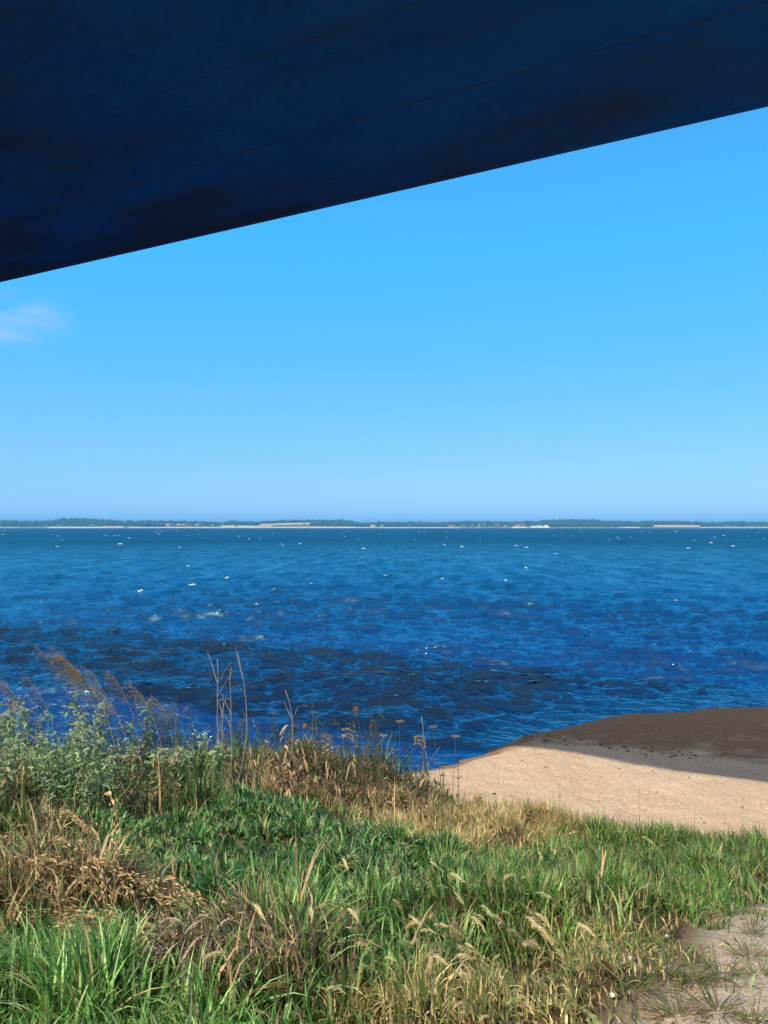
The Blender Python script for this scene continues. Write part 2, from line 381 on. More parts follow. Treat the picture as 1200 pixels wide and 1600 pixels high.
SPC = np.maximum(.03, R_ * R_ / (CAMZ * 770) * .5); SPC = np.where(np.abs(A_) > math.radians(33.5), np.maximum(SPC, R_ * .021), SPC)
wx = (R_ * np.sin(A_)).ravel(); wy = (R_ * np.cos(A_)).ravel(); spc = SPC.ravel()
dx, dy, wz = waves(wx, wy, spc)
lift = np.exp(-((shore(np.clip(wx, -50, 50)) - wy)) ** 2 / .3) * .015
far = np.clip(np.log(np.maximum(np.hypot(wx, wy), 16) / 16) / math.log(1200 / 16), 0, 1)
Vw = np.stack([wx + dx, wy + dy, wz + lift], 1)
nr, na = R_.shape
ii = (np.arange(nr - 1)[:, None] * na + np.arange(na - 1)[None]).ravel()
print('water verts', len(Vw))
struct(mesh_np('water', Vw, np.stack([ii, ii + na, ii + na + 1, ii + 1], 1)[:, ::-1].copy(), M_WATER, smooth=True, extra={'dist': far}))

# white caps: small lumpy patches of foam lying on the crests
fv = []; ff = []; nv = 0; fr = np.random.default_rng(3)
def foam_patch(cx, cy, Wd, Dp):
    global nv
    n = 10; rr = []
    rings = [(0, 0), (.55, .8), (1.0, -.2)]
    pts = [(cx, cy, 1.0)]
    for q, (r_, h_) in enumerate(rings[1:]):
        for j in range(n):
            a = 2 * math.pi * j / n; jit = .65 + .7 * fr.random()
            pts.append((cx + Wd * .5 * r_ * jit * math.cos(a), cy + Dp * .5 * r_ * jit * math.sin(a) + .25 * Dp * math.sin(3 * math.cos(a)), h_))
    P = np.array(pts); s_ = np.full(len(P), max(.03, cy * cy / (CAMZ * 770) * .5))
    a_, b_, z_ = waves(P[:, 0], P[:, 1], s_)
    V = np.stack([P[:, 0] + a_, P[:, 1] + b_, z_ + .02 + P[:, 2] * min(Dp * .16, .20)], 1)
    fv.append(V)
    for j in range(n):
        k = (j + 1) % n
        ff.append((nv, nv + 1 + j, nv + 1 + k)); ff.append((nv + 1 + j, nv + 1 + n + j, nv + 1 + n + k)); ff.append((nv + 1 + j, nv + 1 + n + k, nv + 1 + k))
    nv += len(V)
cnt = 0; tries = 0
while cnt < 150 and tries < 60000:
    tries += 1
    py = 829 + 190 * fr.random() ** 2.0; Yd = CAMZ * F / (py - HORIZ); px = fr.uniform(-80, 1280); Xd = xat(px, Yd)
    if Yd < 42: continue
    hz = waves(np.array([Xd]), np.array([Yd]), np.array([max(.03, Yd * Yd / (CAMZ * 770) * .5)]))[2][0]
    if Yd < 150 and hz < .05 + .05 * fr.random(): continue
    wpx = fr.uniform(1.2, 3.6) if py < 848 else fr.uniform(2.5, 8)
    if fr.random() < .12: wpx *= 1.5
    Wd = wpx / F * Yd; Dp = min(Wd * .5, 1.0 / F * Yd * Yd / CAMZ) if Yd < 150 else Wd * 1.0
    foam_patch(Xd, Yd, Wd, max(Dp, .08)); cnt += 1
o = mesh_np('sea_foam', np.vstack(fv), np.array(ff), M_FOAM, smooth=True)
tag(o, 'small white caps of foam scattered over the wave crests', 'sea foam', kind='stuff')

# ------------------------------------------------------------------ the bridge overhead
HB = 6.0                                         # underside above the camera
zb = CAMZ + HB
BD = math.radians(62.3)
bdir = np.array([-math.sin(BD), math.cos(BD)]); bn = np.array([math.cos(BD), math.sin(BD)])
d0 = ray(0, 440.5); d1 = ray(1200, 165.5)
p0 = d0[:2] * HB / d0[2]; p1 = d1[:2] * HB / d1[2]
bdir = (p0 - p1) / np.linalg.norm(p0 - p1); bn = np.array([bdir[1], -bdir[0]])
if bn[1] < 0: bn = -bn
NF = float(p0 @ bn)                              # far edge
NB = 5.30                                        # near edge
print('bridge dir', bdir, 'n', bn, 'far', NF)
br = thing('bridge', 'dark blue underside of a wide road bridge crossing overhead, stained and seamed', 'bridge', (0, 0, 0))
brz = math.atan2(bdir[1], bdir[0]); br.location = (bn[0] * NB, bn[1] * NB, zb); br.rotation_euler = (0, 0, brz)
# local frame: +x along the bridge (to the left distance); local y = -n or +n
ly = np.array([-math.sin(brz), math.cos(brz)]); sg = 1 if ly @ bn > 0 else -1
WD = NF - NB
def bl(n): return sg * (n - NB)
xs = np.arange(-90, 300, 1.0); ysb = np.linspace(.06, WD - .10, 22)
XB, YB = np.meshgrid(xs, ysb * sg); XB = XB.ravel(); YB = YB.ravel()
n1, n2 = len(xs), len(ysb); ii = (np.arange(n2 - 1)[:, None] * n1 + np.arange(n1 - 1)[None]).ravel()
zq = np.zeros_like(XB)
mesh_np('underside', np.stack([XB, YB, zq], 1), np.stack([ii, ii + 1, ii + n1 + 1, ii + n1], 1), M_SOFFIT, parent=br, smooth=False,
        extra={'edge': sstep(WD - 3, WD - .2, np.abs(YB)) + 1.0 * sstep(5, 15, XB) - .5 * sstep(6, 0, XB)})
mb = MB(); a_, b_ = sorted((0, WD * sg)); mb.box(-90, 299, a_, b_, .03, 1.6); mb.build('deck', M_CONC, br)
for q, e in enumerate((0, WD)):
    mb = MB(); y0, y1 = sorted(((e - .002 if e else -.05) * sg, (e - .10 if e else .06) * sg)) if e else sorted((-.05 * sg, .06 * sg))
    mb.box(-90, 299, y0, y1, -.012, .03); mb.build('drip_edge', M_SOFFIT, br)
    mb = MB(); yy = sorted(((e - .3) * sg, (e + .06) * sg)) if e else sorted((-.06 * sg, .3 * sg))
    mb.box(-90, 299, yy[0], yy[1], 1.6, 2.05); mb.build('edge_beam', M_CONC, br)
    mb = MB(); ym = sum(yy) / 2
    for zz in (2.45, 2.85): mb.tube([(-90, ym, zz), (100, ym, zz), (299, ym, zz)], .035, (1, 1, 1), 6)
    for xx in np.arange(-90, 299, 2.5): mb.tube([(xx, ym, 2.05), (xx, ym, 2.9)], .03, (1, 1, 1), 5)
    mb.build('railing', M_RAIL, br)
# formwork seams running along the span and across it, proud strips a few mm deep
for (pa_, pb_), wd in ((((380, 240), (1180, 5)), .014), (((150, 185), (650, 0)), .010)):
    q = ray(*pa_); n_ = float((q[:2] * HB / q[2]) @ bn); q = ray(*pb_); n2_ = float((q[:2] * HB / q[2]) @ bn); nn = (n_ + n2_) / 2
    print('seam n', n_, n2_)
    mb = MB(); y0, y1 = sorted((bl(nn - wd), bl(nn + wd))); mb.box(-90, 299, y0, y1, -.006, .02); mb.build('seam', M_JOINT, br)
for xx in (52, 90, 130, 180, 240):
    mb = MB(); y0, y1 = sorted((.1 * sg, (WD - .12) * sg)); mb.box(xx - .02, xx + .02, y0, y1, -.008, .02); mb.build('seam', M_JOINT, br)
for xx in (-60, 110, 190, 270):
    mb = MB(); y0, y1 = sorted((WD * .25 * sg, WD * .75 * sg)); mb.box(xx - .8, xx + .8, y0, y1, -zb - 3, -.001); mb.build('pier', M_CONC, br)

# ------------------------------------------------------------------ far shore
D0 = 3900.0
def top_h(px):
    P = [-600, -100, 0, 60, 80, 100, 108, 150, 180, 215, 260, 275, 300, 345, 360, 400, 440, 500, 540, 560, 590, 640, 680, 720, 770, 810, 850, 885, 925, 945, 1000, 1060, 1080, 1120, 1140, 1200, 1300, 1800]
    T_ = [817, 816, 815.5, 816, 814.5, 812.8, 812.6, 813.2, 815, 816, 815.5, 816, 816.3, 817.5, 815.5, 817, 815, 814.5, 815, 818.5, 817, 817, 817.5, 816.6, 816, 817, 815, 813.4, 813.2, 815.6, 816, 815.4, 815.8, 817.3, 815.8, 816.3, 816, 817]
    return np.interp(px, P, T_)
hx = np.arange(-4200, 4200, 14.0); hd = np.concatenate([np.arange(0, 60, 12), np.arange(60, 1500, 30), np.arange(1500, 9000, 900)])
HX, HD = np.meshgrid(hx, hd); HX = HX.ravel(); HD = HD.ravel()
def far_h(x, d):
    px = x / (D0 + d) * F + 600
    H = ((HORIZ - top_h(px)) * 1.12 + 1.1 * (fbm(px * .035, px * 0, 90, 3) - .5)) / F * (D0 + 1100) + 4.2 - 9
    prof = np.interp(d, [-50, 0, 25, 60, 300, 1100, 1500, 9000], [-2, 0, 1.2, 2.5, .28 * 30, 30, 26, 10]) / 30.0
    return np.where(d < 60, np.interp(d, [-50, 0, 25, 60], [-2, .3, 3.6, 7.0]), 7.0 + (H - 7.0) * np.interp(d, [60, 300, 1100, 1500, 9000], [0, .30, 1, .9, .3])) + .8 * (fbm(x * .01, d * .01, 70) - .5)
HZ = far_h(HX, HD)
shw = 40 * (fbm(HX * .002, HX * 0, 71) - .5)
px_ = HX / (D0 + HD) * F + 600
col = np.tile(np.array([.10, .15, .06]), (len(HX), 1))
def fieldc(x0, x1, d0_, d1_, c, e=None):
    m_ = (px_ > x0) & (px_ < x1) & (HD > d0_) & (HD < d1_); col[m_] = c
beige = (.62, .50, .34); pale = (.72, .64, .50)
col[(HD < 25)] = (.27, .27, .20)
fieldc(75, 165, 0, 60, pale); fieldc(160, 192, 0, 130, (.6, .46, .38)); fieldc(203, 216, 0, 90, pale)
fieldc(255, 335, 330, 760, beige); fieldc(262, 330, 0, 90, pale)
fieldc(200, 345, 0, 60, (.55, .5, .38)); fieldc(60, 130, 560, 800, (.45, .42, .28)); fieldc(345, 425, 90, 330, (.60, .54, .34)); fieldc(425, 520, 0, 90, (.66, .56, .48))
fieldc(404, 486, 420, 900, beige); fieldc(345, 560, 0, 90, (.58, .52, .36))
fieldc(555, 720, 0, 40, (.52, .50, .46)); fieldc(640, 672, 400, 620, (.55, .5, .42)); fieldc(800, 825, 0, 120, pale); fieldc(828, 858, 20, 330, (.85, .80, .68))
fieldc(1020, 1095, 60, 420, (.60, .50, .42)); fieldc(970, 1000, 0, 60, (.6, .54, .45)); fieldc(1095, 1500, 0, 60, (.45, .45, .35)); fieldc(-400, 30, 0, 30, (.5, .5, .38))
V = np.stack([HX, D0 + HD + shw, HZ], 1); nh, ndp = len(hx), len(hd)
ii = (np.arange(ndp - 1)[:, None] * nh + np.arange(nh - 1)[None]).ravel()
struct(mesh_np('hills', V, np.stack([ii, ii + 1, ii + nh + 1, ii + nh], 1), M_FAR, cols=col, smooth=True))
# woods: crowns with an uneven outline, one stuff object per wood
ico_v = []; ico_f = []
import bmesh
bm = bmesh.new(); bmesh.ops.create_icosphere(bm, subdivisions=1, radius=1); bm.verts.ensure_lookup_table()
IV = np.array([v_.co[:] for v_ in bm.verts]); IF = np.array([[v_.index for v_ in f_.verts] for f_ in bm.faces]); bm.free()
def shw_at(x): return 40 * (fbm(np.array([x]) * .002, np.array([0.0]), 71)[0] - .5)
def wood(x0, x1, d0_, d1_, n, hmin, hmax, label):
    vs = []; fs = []; cs_ = []; k = 0
    for i in range(n):
        dd_ = random.uniform(d0_, d1_); px = random.uniform(x0, x1)
        x = (px - 600) / F * (D0 + dd_); z = float(far_h(np.array([x]), np.array([dd_]))[0]); h = random.uniform(hmin, hmax) * (.7 + .7 * vnoise(px * .15, dd_ * .01, 77))
        rx = h * random.uniform(.45, .8)
        v_ = IV * (1 + .35 * (RNG.random((len(IV), 1)) - .5)) * np.array([rx, rx, h * .55]) + np.array([x, D0 + dd_ + shw_at(x), z + h * .48])
        vs.append(v_); fs.append(IF + k); k += len(IV)
        g = random.uniform(.7, 1.3); cs_.append(np.tile(np.array([.045, .10, .065]) * g, (len(IV), 1)))
    o = mesh_np('wood', np.vstack(vs), np.vstack(fs), M_FARWOOD, cols=np.vstack(cs_))
    tag(o, label, 'wood', kind='stuff')
wood(-500, 262, 500, 1150, 1500, 10, 18, 'long wooded ridge on the far shore at the left')
wood(-400, 225, 150, 500, 700, 8, 14, 'wooded slope above the pale strand at far left')
wood(222, 256, 60, 300, 90, 12, 19, 'dark round copse standing by the far waterline')
wood(255, 345, 760, 1150, 250, 9, 15, 'tree belt behind the pale field left of centre')
wood(265, 342, 100, 300, 90, 6, 10, 'low scrub between the pale field and the far strand')
wood(350, 405, 350, 1100, 220, 9, 16, 'tree clump between two pale fields on the far shore')
wood(405, 560, 900, 1150, 420, 9, 16, 'tree line on the skyline above the long beige field')
wood(486, 560, 150, 800, 330, 8, 14, 'wood at the right end of the long beige field')
wood(560, 700, 120, 1100, 700, 7, 14, 'loose trees left of the far village')
wood(700, 870, 350, 1150, 800, 7, 15, 'trees behind the far village')
wood(690, 850, 60, 350, 130, 5, 9, 'garden trees among the far village houses')
wood(858, 960, 60, 1150, 750, 8, 14, 'rounded wooded hill right of the far village')
wood(950, 1095, 430, 1150, 700, 8, 14, 'wood above the pale strip at the right')
wood(1095, 1700, 100, 1150, 1500, 7, 12, 'low wooded point at the far right')
wood(960, 1022, 60, 430, 150, 7, 12, 'bushes between hill and pale strip at the right')
# houses of the far village
def house(px, d, W_, L_, wallc, roofc, label, group=None, rz=None):
    x = (px - 600) / F * (D0 + d); z = float(far_h(np.array([x]), np.array([d]))[0])
    t_ = thing('house', label, 'house', (x, D0 + d + shw_at(x), z - .5), random.uniform(-.5, .5) if rz is None else rz, group)
    h = random.uniform(3.2, 4.5)
    mb = MB(); mb.box(-L_ / 2, L_ / 2, -W_ / 2, W_ / 2, 0, h + .5, wallc); mb.build('wall', M_HOUSE, t_)
    mb = MB(); e = .5; zt = h + .5 + W_ * .42; z0 = h + .45
    v_ = [(-L_ / 2 - e, -W_ / 2 - e, z0), (L_ / 2 + e, -W_ / 2 - e, z0), (L_ / 2 + e, W_ / 2 + e, z0), (-L_ / 2 - e, W_ / 2 + e, z0), (-L_ / 2 - e, 0, zt), (L_ / 2 + e, 0, zt)]
    mb.add(v_, [(0, 1, 5, 4), (2, 3, 4, 5), (0, 4, 3), (1, 2, 5), (0, 3, 2, 1)], roofc); r_ = mb.build('roof', M_HOUSE, t_)
    mb = MB(); mb.box(L_ * .2, L_ * .2 + .9, -.45, .45, zt - .6, zt + 1.2, roofc); mb.build('chimney', M_HOUSE, r_)
    mb = MB()
    for k in range(3):
        xx = -L_ * .32 + k * L_ * .32; mb.box(xx - .6, xx + .6, -W_ / 2 - .06, -W_ / 2 - .003, 1.6, 3.0, (.06, .07, .09))
    mb.build('window', M_HOUSE, t_)
    return t_
white = (.78, .76, .70); red = (.42, .12, .07); slate = (.16, .17, .19); yel = (.75, .60, .33); brick = (.40, .17, .11)
house(582.5, 90, 14, 26, white, (.55, .2, .08), 'lone bright white house with an orange roof standing left of the far village', rz=0)
house(596, 160, 9, 20, white, slate, 'white house with a grey roof just right of the lone orange roofed house', rz=.2)
house(476, 320, 9, 16, brick, red, 'dark red barn at the right end of the long beige field', rz=.1)
house(369, 105, 7, 12, brick, slate, 'small dark shed on the strand field left of centre', rz=0)
house(748, 70, 8, 15, white, slate, 'small white house by the waterline at the left of the far village', rz=.1)
house(761, 700, 16, 30, white, (.5, .48, .45), 'large pale farm hall high above the far village', rz=.1)
hr = random.Random(4)
for i in range(30):
    px = hr.choice([hr.uniform(752, 800), hr.uniform(775, 812), hr.uniform(640, 690), hr.uniform(690, 750), hr.uniform(800, 822)])
    d = hr.uniform(60, 520) if px > 745 else hr.uniform(90, 420); wc = hr.choice([white, white, yel, brick]); rc = hr.choice([red, red, slate, red])
    kn = {white: 'white', yel: 'yellow', brick: 'brick'}[wc] + ' house with a ' + ('red' if rc == red else 'grey') + ' roof'
    house(px, d, hr.uniform(8, 11), hr.uniform(13, 20), wc, rc, 'tiny ' + kn + ' among the trees of the far village', kn + ', in the far village', rz=hr.uniform(-.4, .4))

# ------------------------------------------------------------------ grass
def zone(lst, x, y):
    s = np.zeros_like(x)
    for px, py, rx, ry, wgt in lst:
        cx, cy, _ = ZC[(px, py)]
        s = s + wgt * np.exp(-(((x - cx) / rx) ** 2 + ((y - cy) / ry) ** 2))
    return s
# blobs: photo spot, radii in metres, weight
ZN = {
 'coarse': [(120, 1560, .9, .45, 1.6), (30, 1530, .7, .6, 1.4), (480, 1440, .5, .45, 1.0), (230, 1590, .5, .3, .9)],
 'leafy':  [(80, 1330, 1.0, .8, 1.2), (60, 1250, 1.3, .7, .9), (170, 1440, .6, .4, .6), (400, 1310, 1.5, 1.1, 1.5), (300, 1260, 1.2, .8, .9), (480, 1390, .9, .7, 1.2), (250, 1330, .8, .6, .8), (560, 1340, .7, .7, .9)],
 'fine':   [(1000, 1350, 1.9, 1.2, 1.7), (900, 1400, .8, .9, 1.2), (1150, 1340, 1.2, 1.0, 1.3), (700, 1370, .7, .7, .7), (780, 1440, .6, .6, .7)],
 'straw':  [(680, 1270, 1.0, 1.1, 1.9), (780, 1290, .9, .6, .8), (600, 1230, 1.0, .7, .9), (450, 1225, 1.5, .6, 1.0), (250, 1235, 1.3, .6, .8), (830, 1270, .8, .35, .8)],
 'dead':   [(90, 1300, .8, .4, .5), (150, 1390, .45, .3, .8), (60, 1400, .4, .3, .7), (340, 1480, .40, .26, 1.8), (370, 1530, .3, .2, 2.4), (60, 1230, .8, .5, .5), (500, 1200, 1.1, .5, .7)],
 'yellow': [(820, 1560, .6, .35, 1.7), (650, 1570, .6, .3, 1.0), (480, 1570, .45, .3, .8), (900, 1490, .5, .4, .9), (980, 1440, .5, .4, 1.0), (1050, 1440, .5, .4, .9), (720, 1480, .5, .5, .6)],
 'weedy':  [(60, 1190, 1.8, 1.0, 1.4), (250, 1190, 1.6, .9, 1.2), (420, 1190, 1.6, .8, 1.0), (560, 1190, 1.2, .7, 1.2), (150, 1250, 1.2, .8, .7)],
}
ZC = {}

ZN['broad'] = [(380, 1300, 1.4, 1.0, 1.1), (300, 1270, 1.1, .8, .8), (500, 1380, .8, .6, .8), (150, 1230, 1.4, .9, .9), (560, 1480, .5, .4, .7), (200, 1330, .8, .6, .6)]
TYPES = {
 'broad': (.07, .15, .018, .034, 1.2, 1.5, [(.07, .19, .045), (.12, .27, .07), (.22, .38, .15), (.03, .09, .03)], .12),  # h0,h1, w0,w1, lean, bend, colours
 'coarse': (.15, .32, .008, .014, .8, 1.2, [(.11, .26, .055), (.18, .36, .085), (.33, .52, .20), (.045, .13, .03)], .08),
 'leafy':  (.09, .20, .009, .018, 1.1, 1.6, [(.055, .155, .038), (.10, .24, .058), (.26, .43, .18), (.022, .07, .024)], .09),
 'fine':   (.10, .22, .005, .010, .85, 1.3, [(.085, .21, .040), (.15, .30, .06), (.30, .44, .14), (.035, .11, .025)], .2),
 'straw':  (.09, .20, .004, .008, .9, 1.4, [(.58, .43, .20), (.40, .29, .13), (.20, .27, .09), (.76, .59, .33)], 0),
 'dead':   (.18, .38, .008, .016, .9, 1.6, [(.38, .27, .14), (.22, .15, .085), (.62, .47, .26), (.07, .055, .04), (.12, .20, .05), (.09, .16, .05)], 0),
 'yellow': (.07, .17, .004, .008, 1.0, 1.4, [(.56, .45, .19), (.34, .38, .13), (.76, .60, .34), (.14, .20, .06)], 0),
 'weedy':  (.30, .66, .006, .014, .7, 1.0, [(.09, .19, .05), (.15, .26, .09), (.26, .22, .12), (.14, .11, .07), (.05, .11, .04), (.09, .19, .05)], .1),
}
for l in ZN.values():
    for q in l: ZC[(q[0], q[1])] = at(q[0], q[1], .12)
def blades(x, y, z, h, wdt, lean, bend, az, col, S=4):
    n = len(x); t_ = np.linspace(0, 1, S + 1)[None]
    la = np.stack([np.cos(az), np.sin(az)], 1)
    # arc: angle from vertical grows from lean to lean + bend
    th = lean[:, None] * .6 + bend[:, None] * t_ ** 1.3
    ds = h[:, None] / S
    sx = np.concatenate([np.zeros((n, 1)), np.cumsum(np.sin((th[:, 1:] + th[:, :-1]) / 2) * ds, 1)], 1)
    sz = np.concatenate([np.zeros((n, 1)), np.cumsum(np.cos((th[:, 1:] + th[:, :-1]) / 2) * ds, 1)], 1)
    cx = x[:, None] + la[:, 0:1] * sx; cy = y[:, None] + la[:, 1:2] * sx; cz = z[:, None] + sz - .015
    tw = RNG.normal(0, .7, n)[:, None] + t_ * RNG.normal(0, .8, n)[:, None]
    ax = -la[:, 1:2] * np.cos(tw) + la[:, 0:1] * np.sin(tw) * .7; ay = la[:, 0:1] * np.cos(tw) + la[:, 1:2] * np.sin(tw) * .7
    wv = wdt[:, None] * .5 * (1 - t_ ** 1.8) * (.65 + .7 * np.sin(np.pi * np.clip(t_ * .8 + .15, 0, 1)))
    wv[:, -1] = 0
    Lx, Ly, Lz = cx - ax * wv, cy - ay * wv, cz; Rx, Ry, Rz = cx + ax * wv, cy + ay * wv, cz + .25 * wv
    V = np.empty((n, S + 1, 2, 3)); V[:, :, 0, 0] = Lx; V[:, :, 0, 1] = Ly; V[:, :, 0, 2] = Lz; V[:, :, 1, 0] = Rx; V[:, :, 1, 1] = Ry; V[:, :, 1, 2] = Rz
    base = (np.arange(n) * (S + 1) * 2)[:, None] + (np.arange(S) * 2)[None]; base = base.ravel()
    Fq = np.stack([base, base + 1, base + 3, base + 2], 1)
    cc = np.repeat(col, (S + 1) * 2, 0)
    return V.reshape(-1, 3), Fq, cc
def densmap(x, y):
    ge = gedge(x) + .55 * (fbm(x * 1.4, y * 1.4, 44) - .5) * 1.4
    inside = sstep(.15, -.15, y - ge)
    p = pathmask(x, y + .9 * (fbm(x * 1.8, y * 1.8, 41) - .5))
    thin = sstep(.0, 1.3, np.interp(x, PTX, PTY, left=-5) + 1.0 - y)        # thins out towards the path
    return inside * np.clip(1 - 1.15 * p, .0, 1) * (1 - .62 * thin) + .05 * p
N = 900000
gy_ = 2.0 + 10.6 * RNG.random(N) ** 1.0
gx_ = (RNG.random(N) * 2 - 1) * (.62 * gy_ + .9)
acc = (.62 * gy_ + .9) / (.62 * 12.6 + .9)                   # even per square metre
dn = np.interp(gy_, [2, 3, 5, 8, 12.6], [6000, 5400, 4000, 2900, 2100])
tot_area = 10.6 * 2 * (.62 * 12.6 + .9); base_d = N / tot_area
prob = acc * dn / base_d * densmap(gx_, gy_)
prob = prob * (.22 + 1.1 * sstep(.38, .56, fbm(gx_ * 3.2, gy_ * 3.2, 45, 3)))
keep = RNG.random(N) < prob / max(1.0, 1.0)
print('max prob', prob.max())
gx_, gy_ = gx_[keep], gy_[keep]
names = list(TYPES)
S_ = np.stack([zone(ZN[k], gx_, gy_) for k in names], 1) + .04
jit = np.stack([.45 + 1.1 * fbm(gx_ * 2.2, gy_ * 2.2, 80 + i * 7, 3) for i in range(len(names))], 1)
S_ = (S_ * jit) ** 2.4; S_ /= S_.sum(1, keepdims=True)
pick = (RNG.random((len(gx_), 1)) > np.cumsum(S_, 1)).sum(1).clip(0, len(names) - 1)
n = len(gx_); gz_ = land(gx_, gy_)
h = np.empty(n); wd = np.empty(n); le = np.empty(n); be = np.empty(n); cl_ = np.empty((n, 3))
for i, k in enumerate(names):
    m_ = pick == i; q = TYPES[k]; c = m_.sum()
    h[m_] = RNG.uniform(q[0], q[1], c); wd[m_] = RNG.uniform(q[2], q[3], c); le[m_] = RNG.normal(0, q[4], c) * .8; be[m_] = np.abs(RNG.normal(q[5], q[5] * .45, c))
    cols = np.array(q[6]); cl_[m_] = cols[RNG.integers(0, len(cols), c)]
    dry = m_ & (RNG.random(n) < q[7]); cl_[dry] = np.array([.38, .29, .15])
mound = .62 + .75 * fbm(gx_ * 1.3, gy_ * 1.3, 46, 3)
h *= mound
cs = .24; ci = np.floor(gx_ / cs).astype(int); cj = np.floor(gy_ / cs).astype(int)
tcx = (ci + .2 + .6 * _perm[ci % 256, cj % 256]) * cs; tcy = (cj + .2 + .6 * _perm[(ci + 91) % 256, (cj + 37) % 256]) * cs
tr_ = _perm[(ci + 13) % 256, (cj + 171) % 256]; tdist = np.hypot(gx_ - tcx, gy_ - tcy) / cs
h *= (1.22 - .55 * tdist) * (.72 + .62 * tr_)
tuft_az = np.arctan2(gy_ - tcy, gx_ - tcx)
h *= 1 + .9 * sstep(-1.4, -.4, gy_ - gedge(gx_)) * sstep(.2, 1.5, gx_) * (.3 + 1.4 * fbm(gx_ * 1.6, gy_ * .5, 49, 2))
h *= 1 - .5 * sstep(.2, 1.4, np.interp(gx_, PTX, PTY, left=-5) + 1.2 - gy_)
h = h * np.where(gy_ < 2.75, .65, 1); h = np.where((gy_ > 8.6) & (gx_ < .9), h * 1.18, h); h = np.where(gx_ > .9, np.minimum(h, .30 + .10 * RNG.random(n)), h)
wd *= np.interp(gy_, [2, 6, 12], [1.1, 1.35, 2.0])
cl_ *= (.75 + .6 * tr_)[:, None] * (.65 + .9 * RNG.random((n, 1)) ** 1.3) * np.array([1, 1, 1]) * (.85 + .3 * fbm(gx_ * .9, gy_ * .9, 47))[:, None]
azn = np.where(RNG.random(n) < .5, tuft_az + RNG.normal(0, .6, n), math.pi + (fbm(gx_ * 1.1, gy_ * 1.1, 48) - .5) * 5.0 + RNG.normal(0, 1.15, n))     # mostly pushed over to the left by the wind
V, Fq, cc = blades(gx_, gy_, gz_, h, wd, le, be, azn, cl_)

o = mesh_np('grass', V, Fq, M_GRASS, cols=cc); tag(o, 'rough mixed green and straw grass covering the bank', 'grass', kind='stuff')

# ------------------------------------------------------------------ single plants on the bank
R = random.Random(21)
def rv(s=1.0): return np.array([R.gauss(0, s), R.gauss(0, s), R.gauss(0, s)])
def curve(p, d, L, n=8, droop=.3, wob=.03, lean=None):
    P = [np.array(p, float)]; d = np.array(d, float); d /= np.linalg.norm(d)
    for i in range(n):
        d = d + rv(wob) + np.array([0, 0, -droop / n * (i / n + .2)]) + (np.array(lean) * (i / n) / n if lean is not None else 0)
        d /= np.linalg.norm(d); P.append(P[-1] + d * L / n)
    return np.array(P)
def vary(c, a=.25): g = 1 + R.uniform(-a, a); return (c[0] * g * (1 + R.uniform(-.08, .08)), c[1] * g, c[2] * g)

# bare dry stalks
def dry_stalk(px0, px, py, Yd, label, fork=False, curl=.0):
    x0, z1 = xat(px0, Yd), ztop(px, py, Yd); z0 = float(land(x0, Yd)); H = z1 - z0 + .02; dxs = xat(px, Yd) - x0
    t_ = thing('dry_stalk', label, 'dry stalk', (x0, Yd, z0 - .03), 0, 'bare dry stalks above the weeds')
    P = []
    for i in range(12):
        u = i / 11; P.append((dxs * u + curl * math.sin(u * 3.1) * .12 + R.gauss(0, .006), R.gauss(0, .008), H * u))
    mb = MB(); mb.tube(P, np.linspace(.0095, .0035, 12), (.31, .28, .27), 6); mb.build('stem', M_STEM, t_, True)
    for k in range(4 if fork else 2):
        i = R.randint(5, 9); q = np.array(P[i]); mb = MB()
        c = curve(q, (R.choice((-1, 1)) * .55, R.gauss(0, .3), 1), H * R.uniform(.12, .26), 5, .1, .08); mb.tube(c, np.linspace(.005, .002, 6), (.31, .27, .25), 4)
        mb.build('twig', M_STEM, t_)
    return t_
dry_stalk(366, 371, 1021, 9.4, 'tallest and thickest bare grey stalk rising from the weeds before the sea', False, 1.2)
dry_stalk(364, 361, 1042, 9.5, 'thin straight bare stalk just left of the thickest one')
dry_stalk(356, 341, 1028, 9.6, 'forked bare stalk leaning left beside two upright stalks', True, -.4)
dry_stalk(436, 447, 1077, 9.3, 'lone pale bare stalk right of the group of three', False, 1.1)
dry_stalk(345, 350, 1095, 9.2, 'short bare stalk at the foot of the three tall ones')
dry_stalk(680, 658, 1118, 10.0, 'very thin short bare stalk nearest the sand spit')

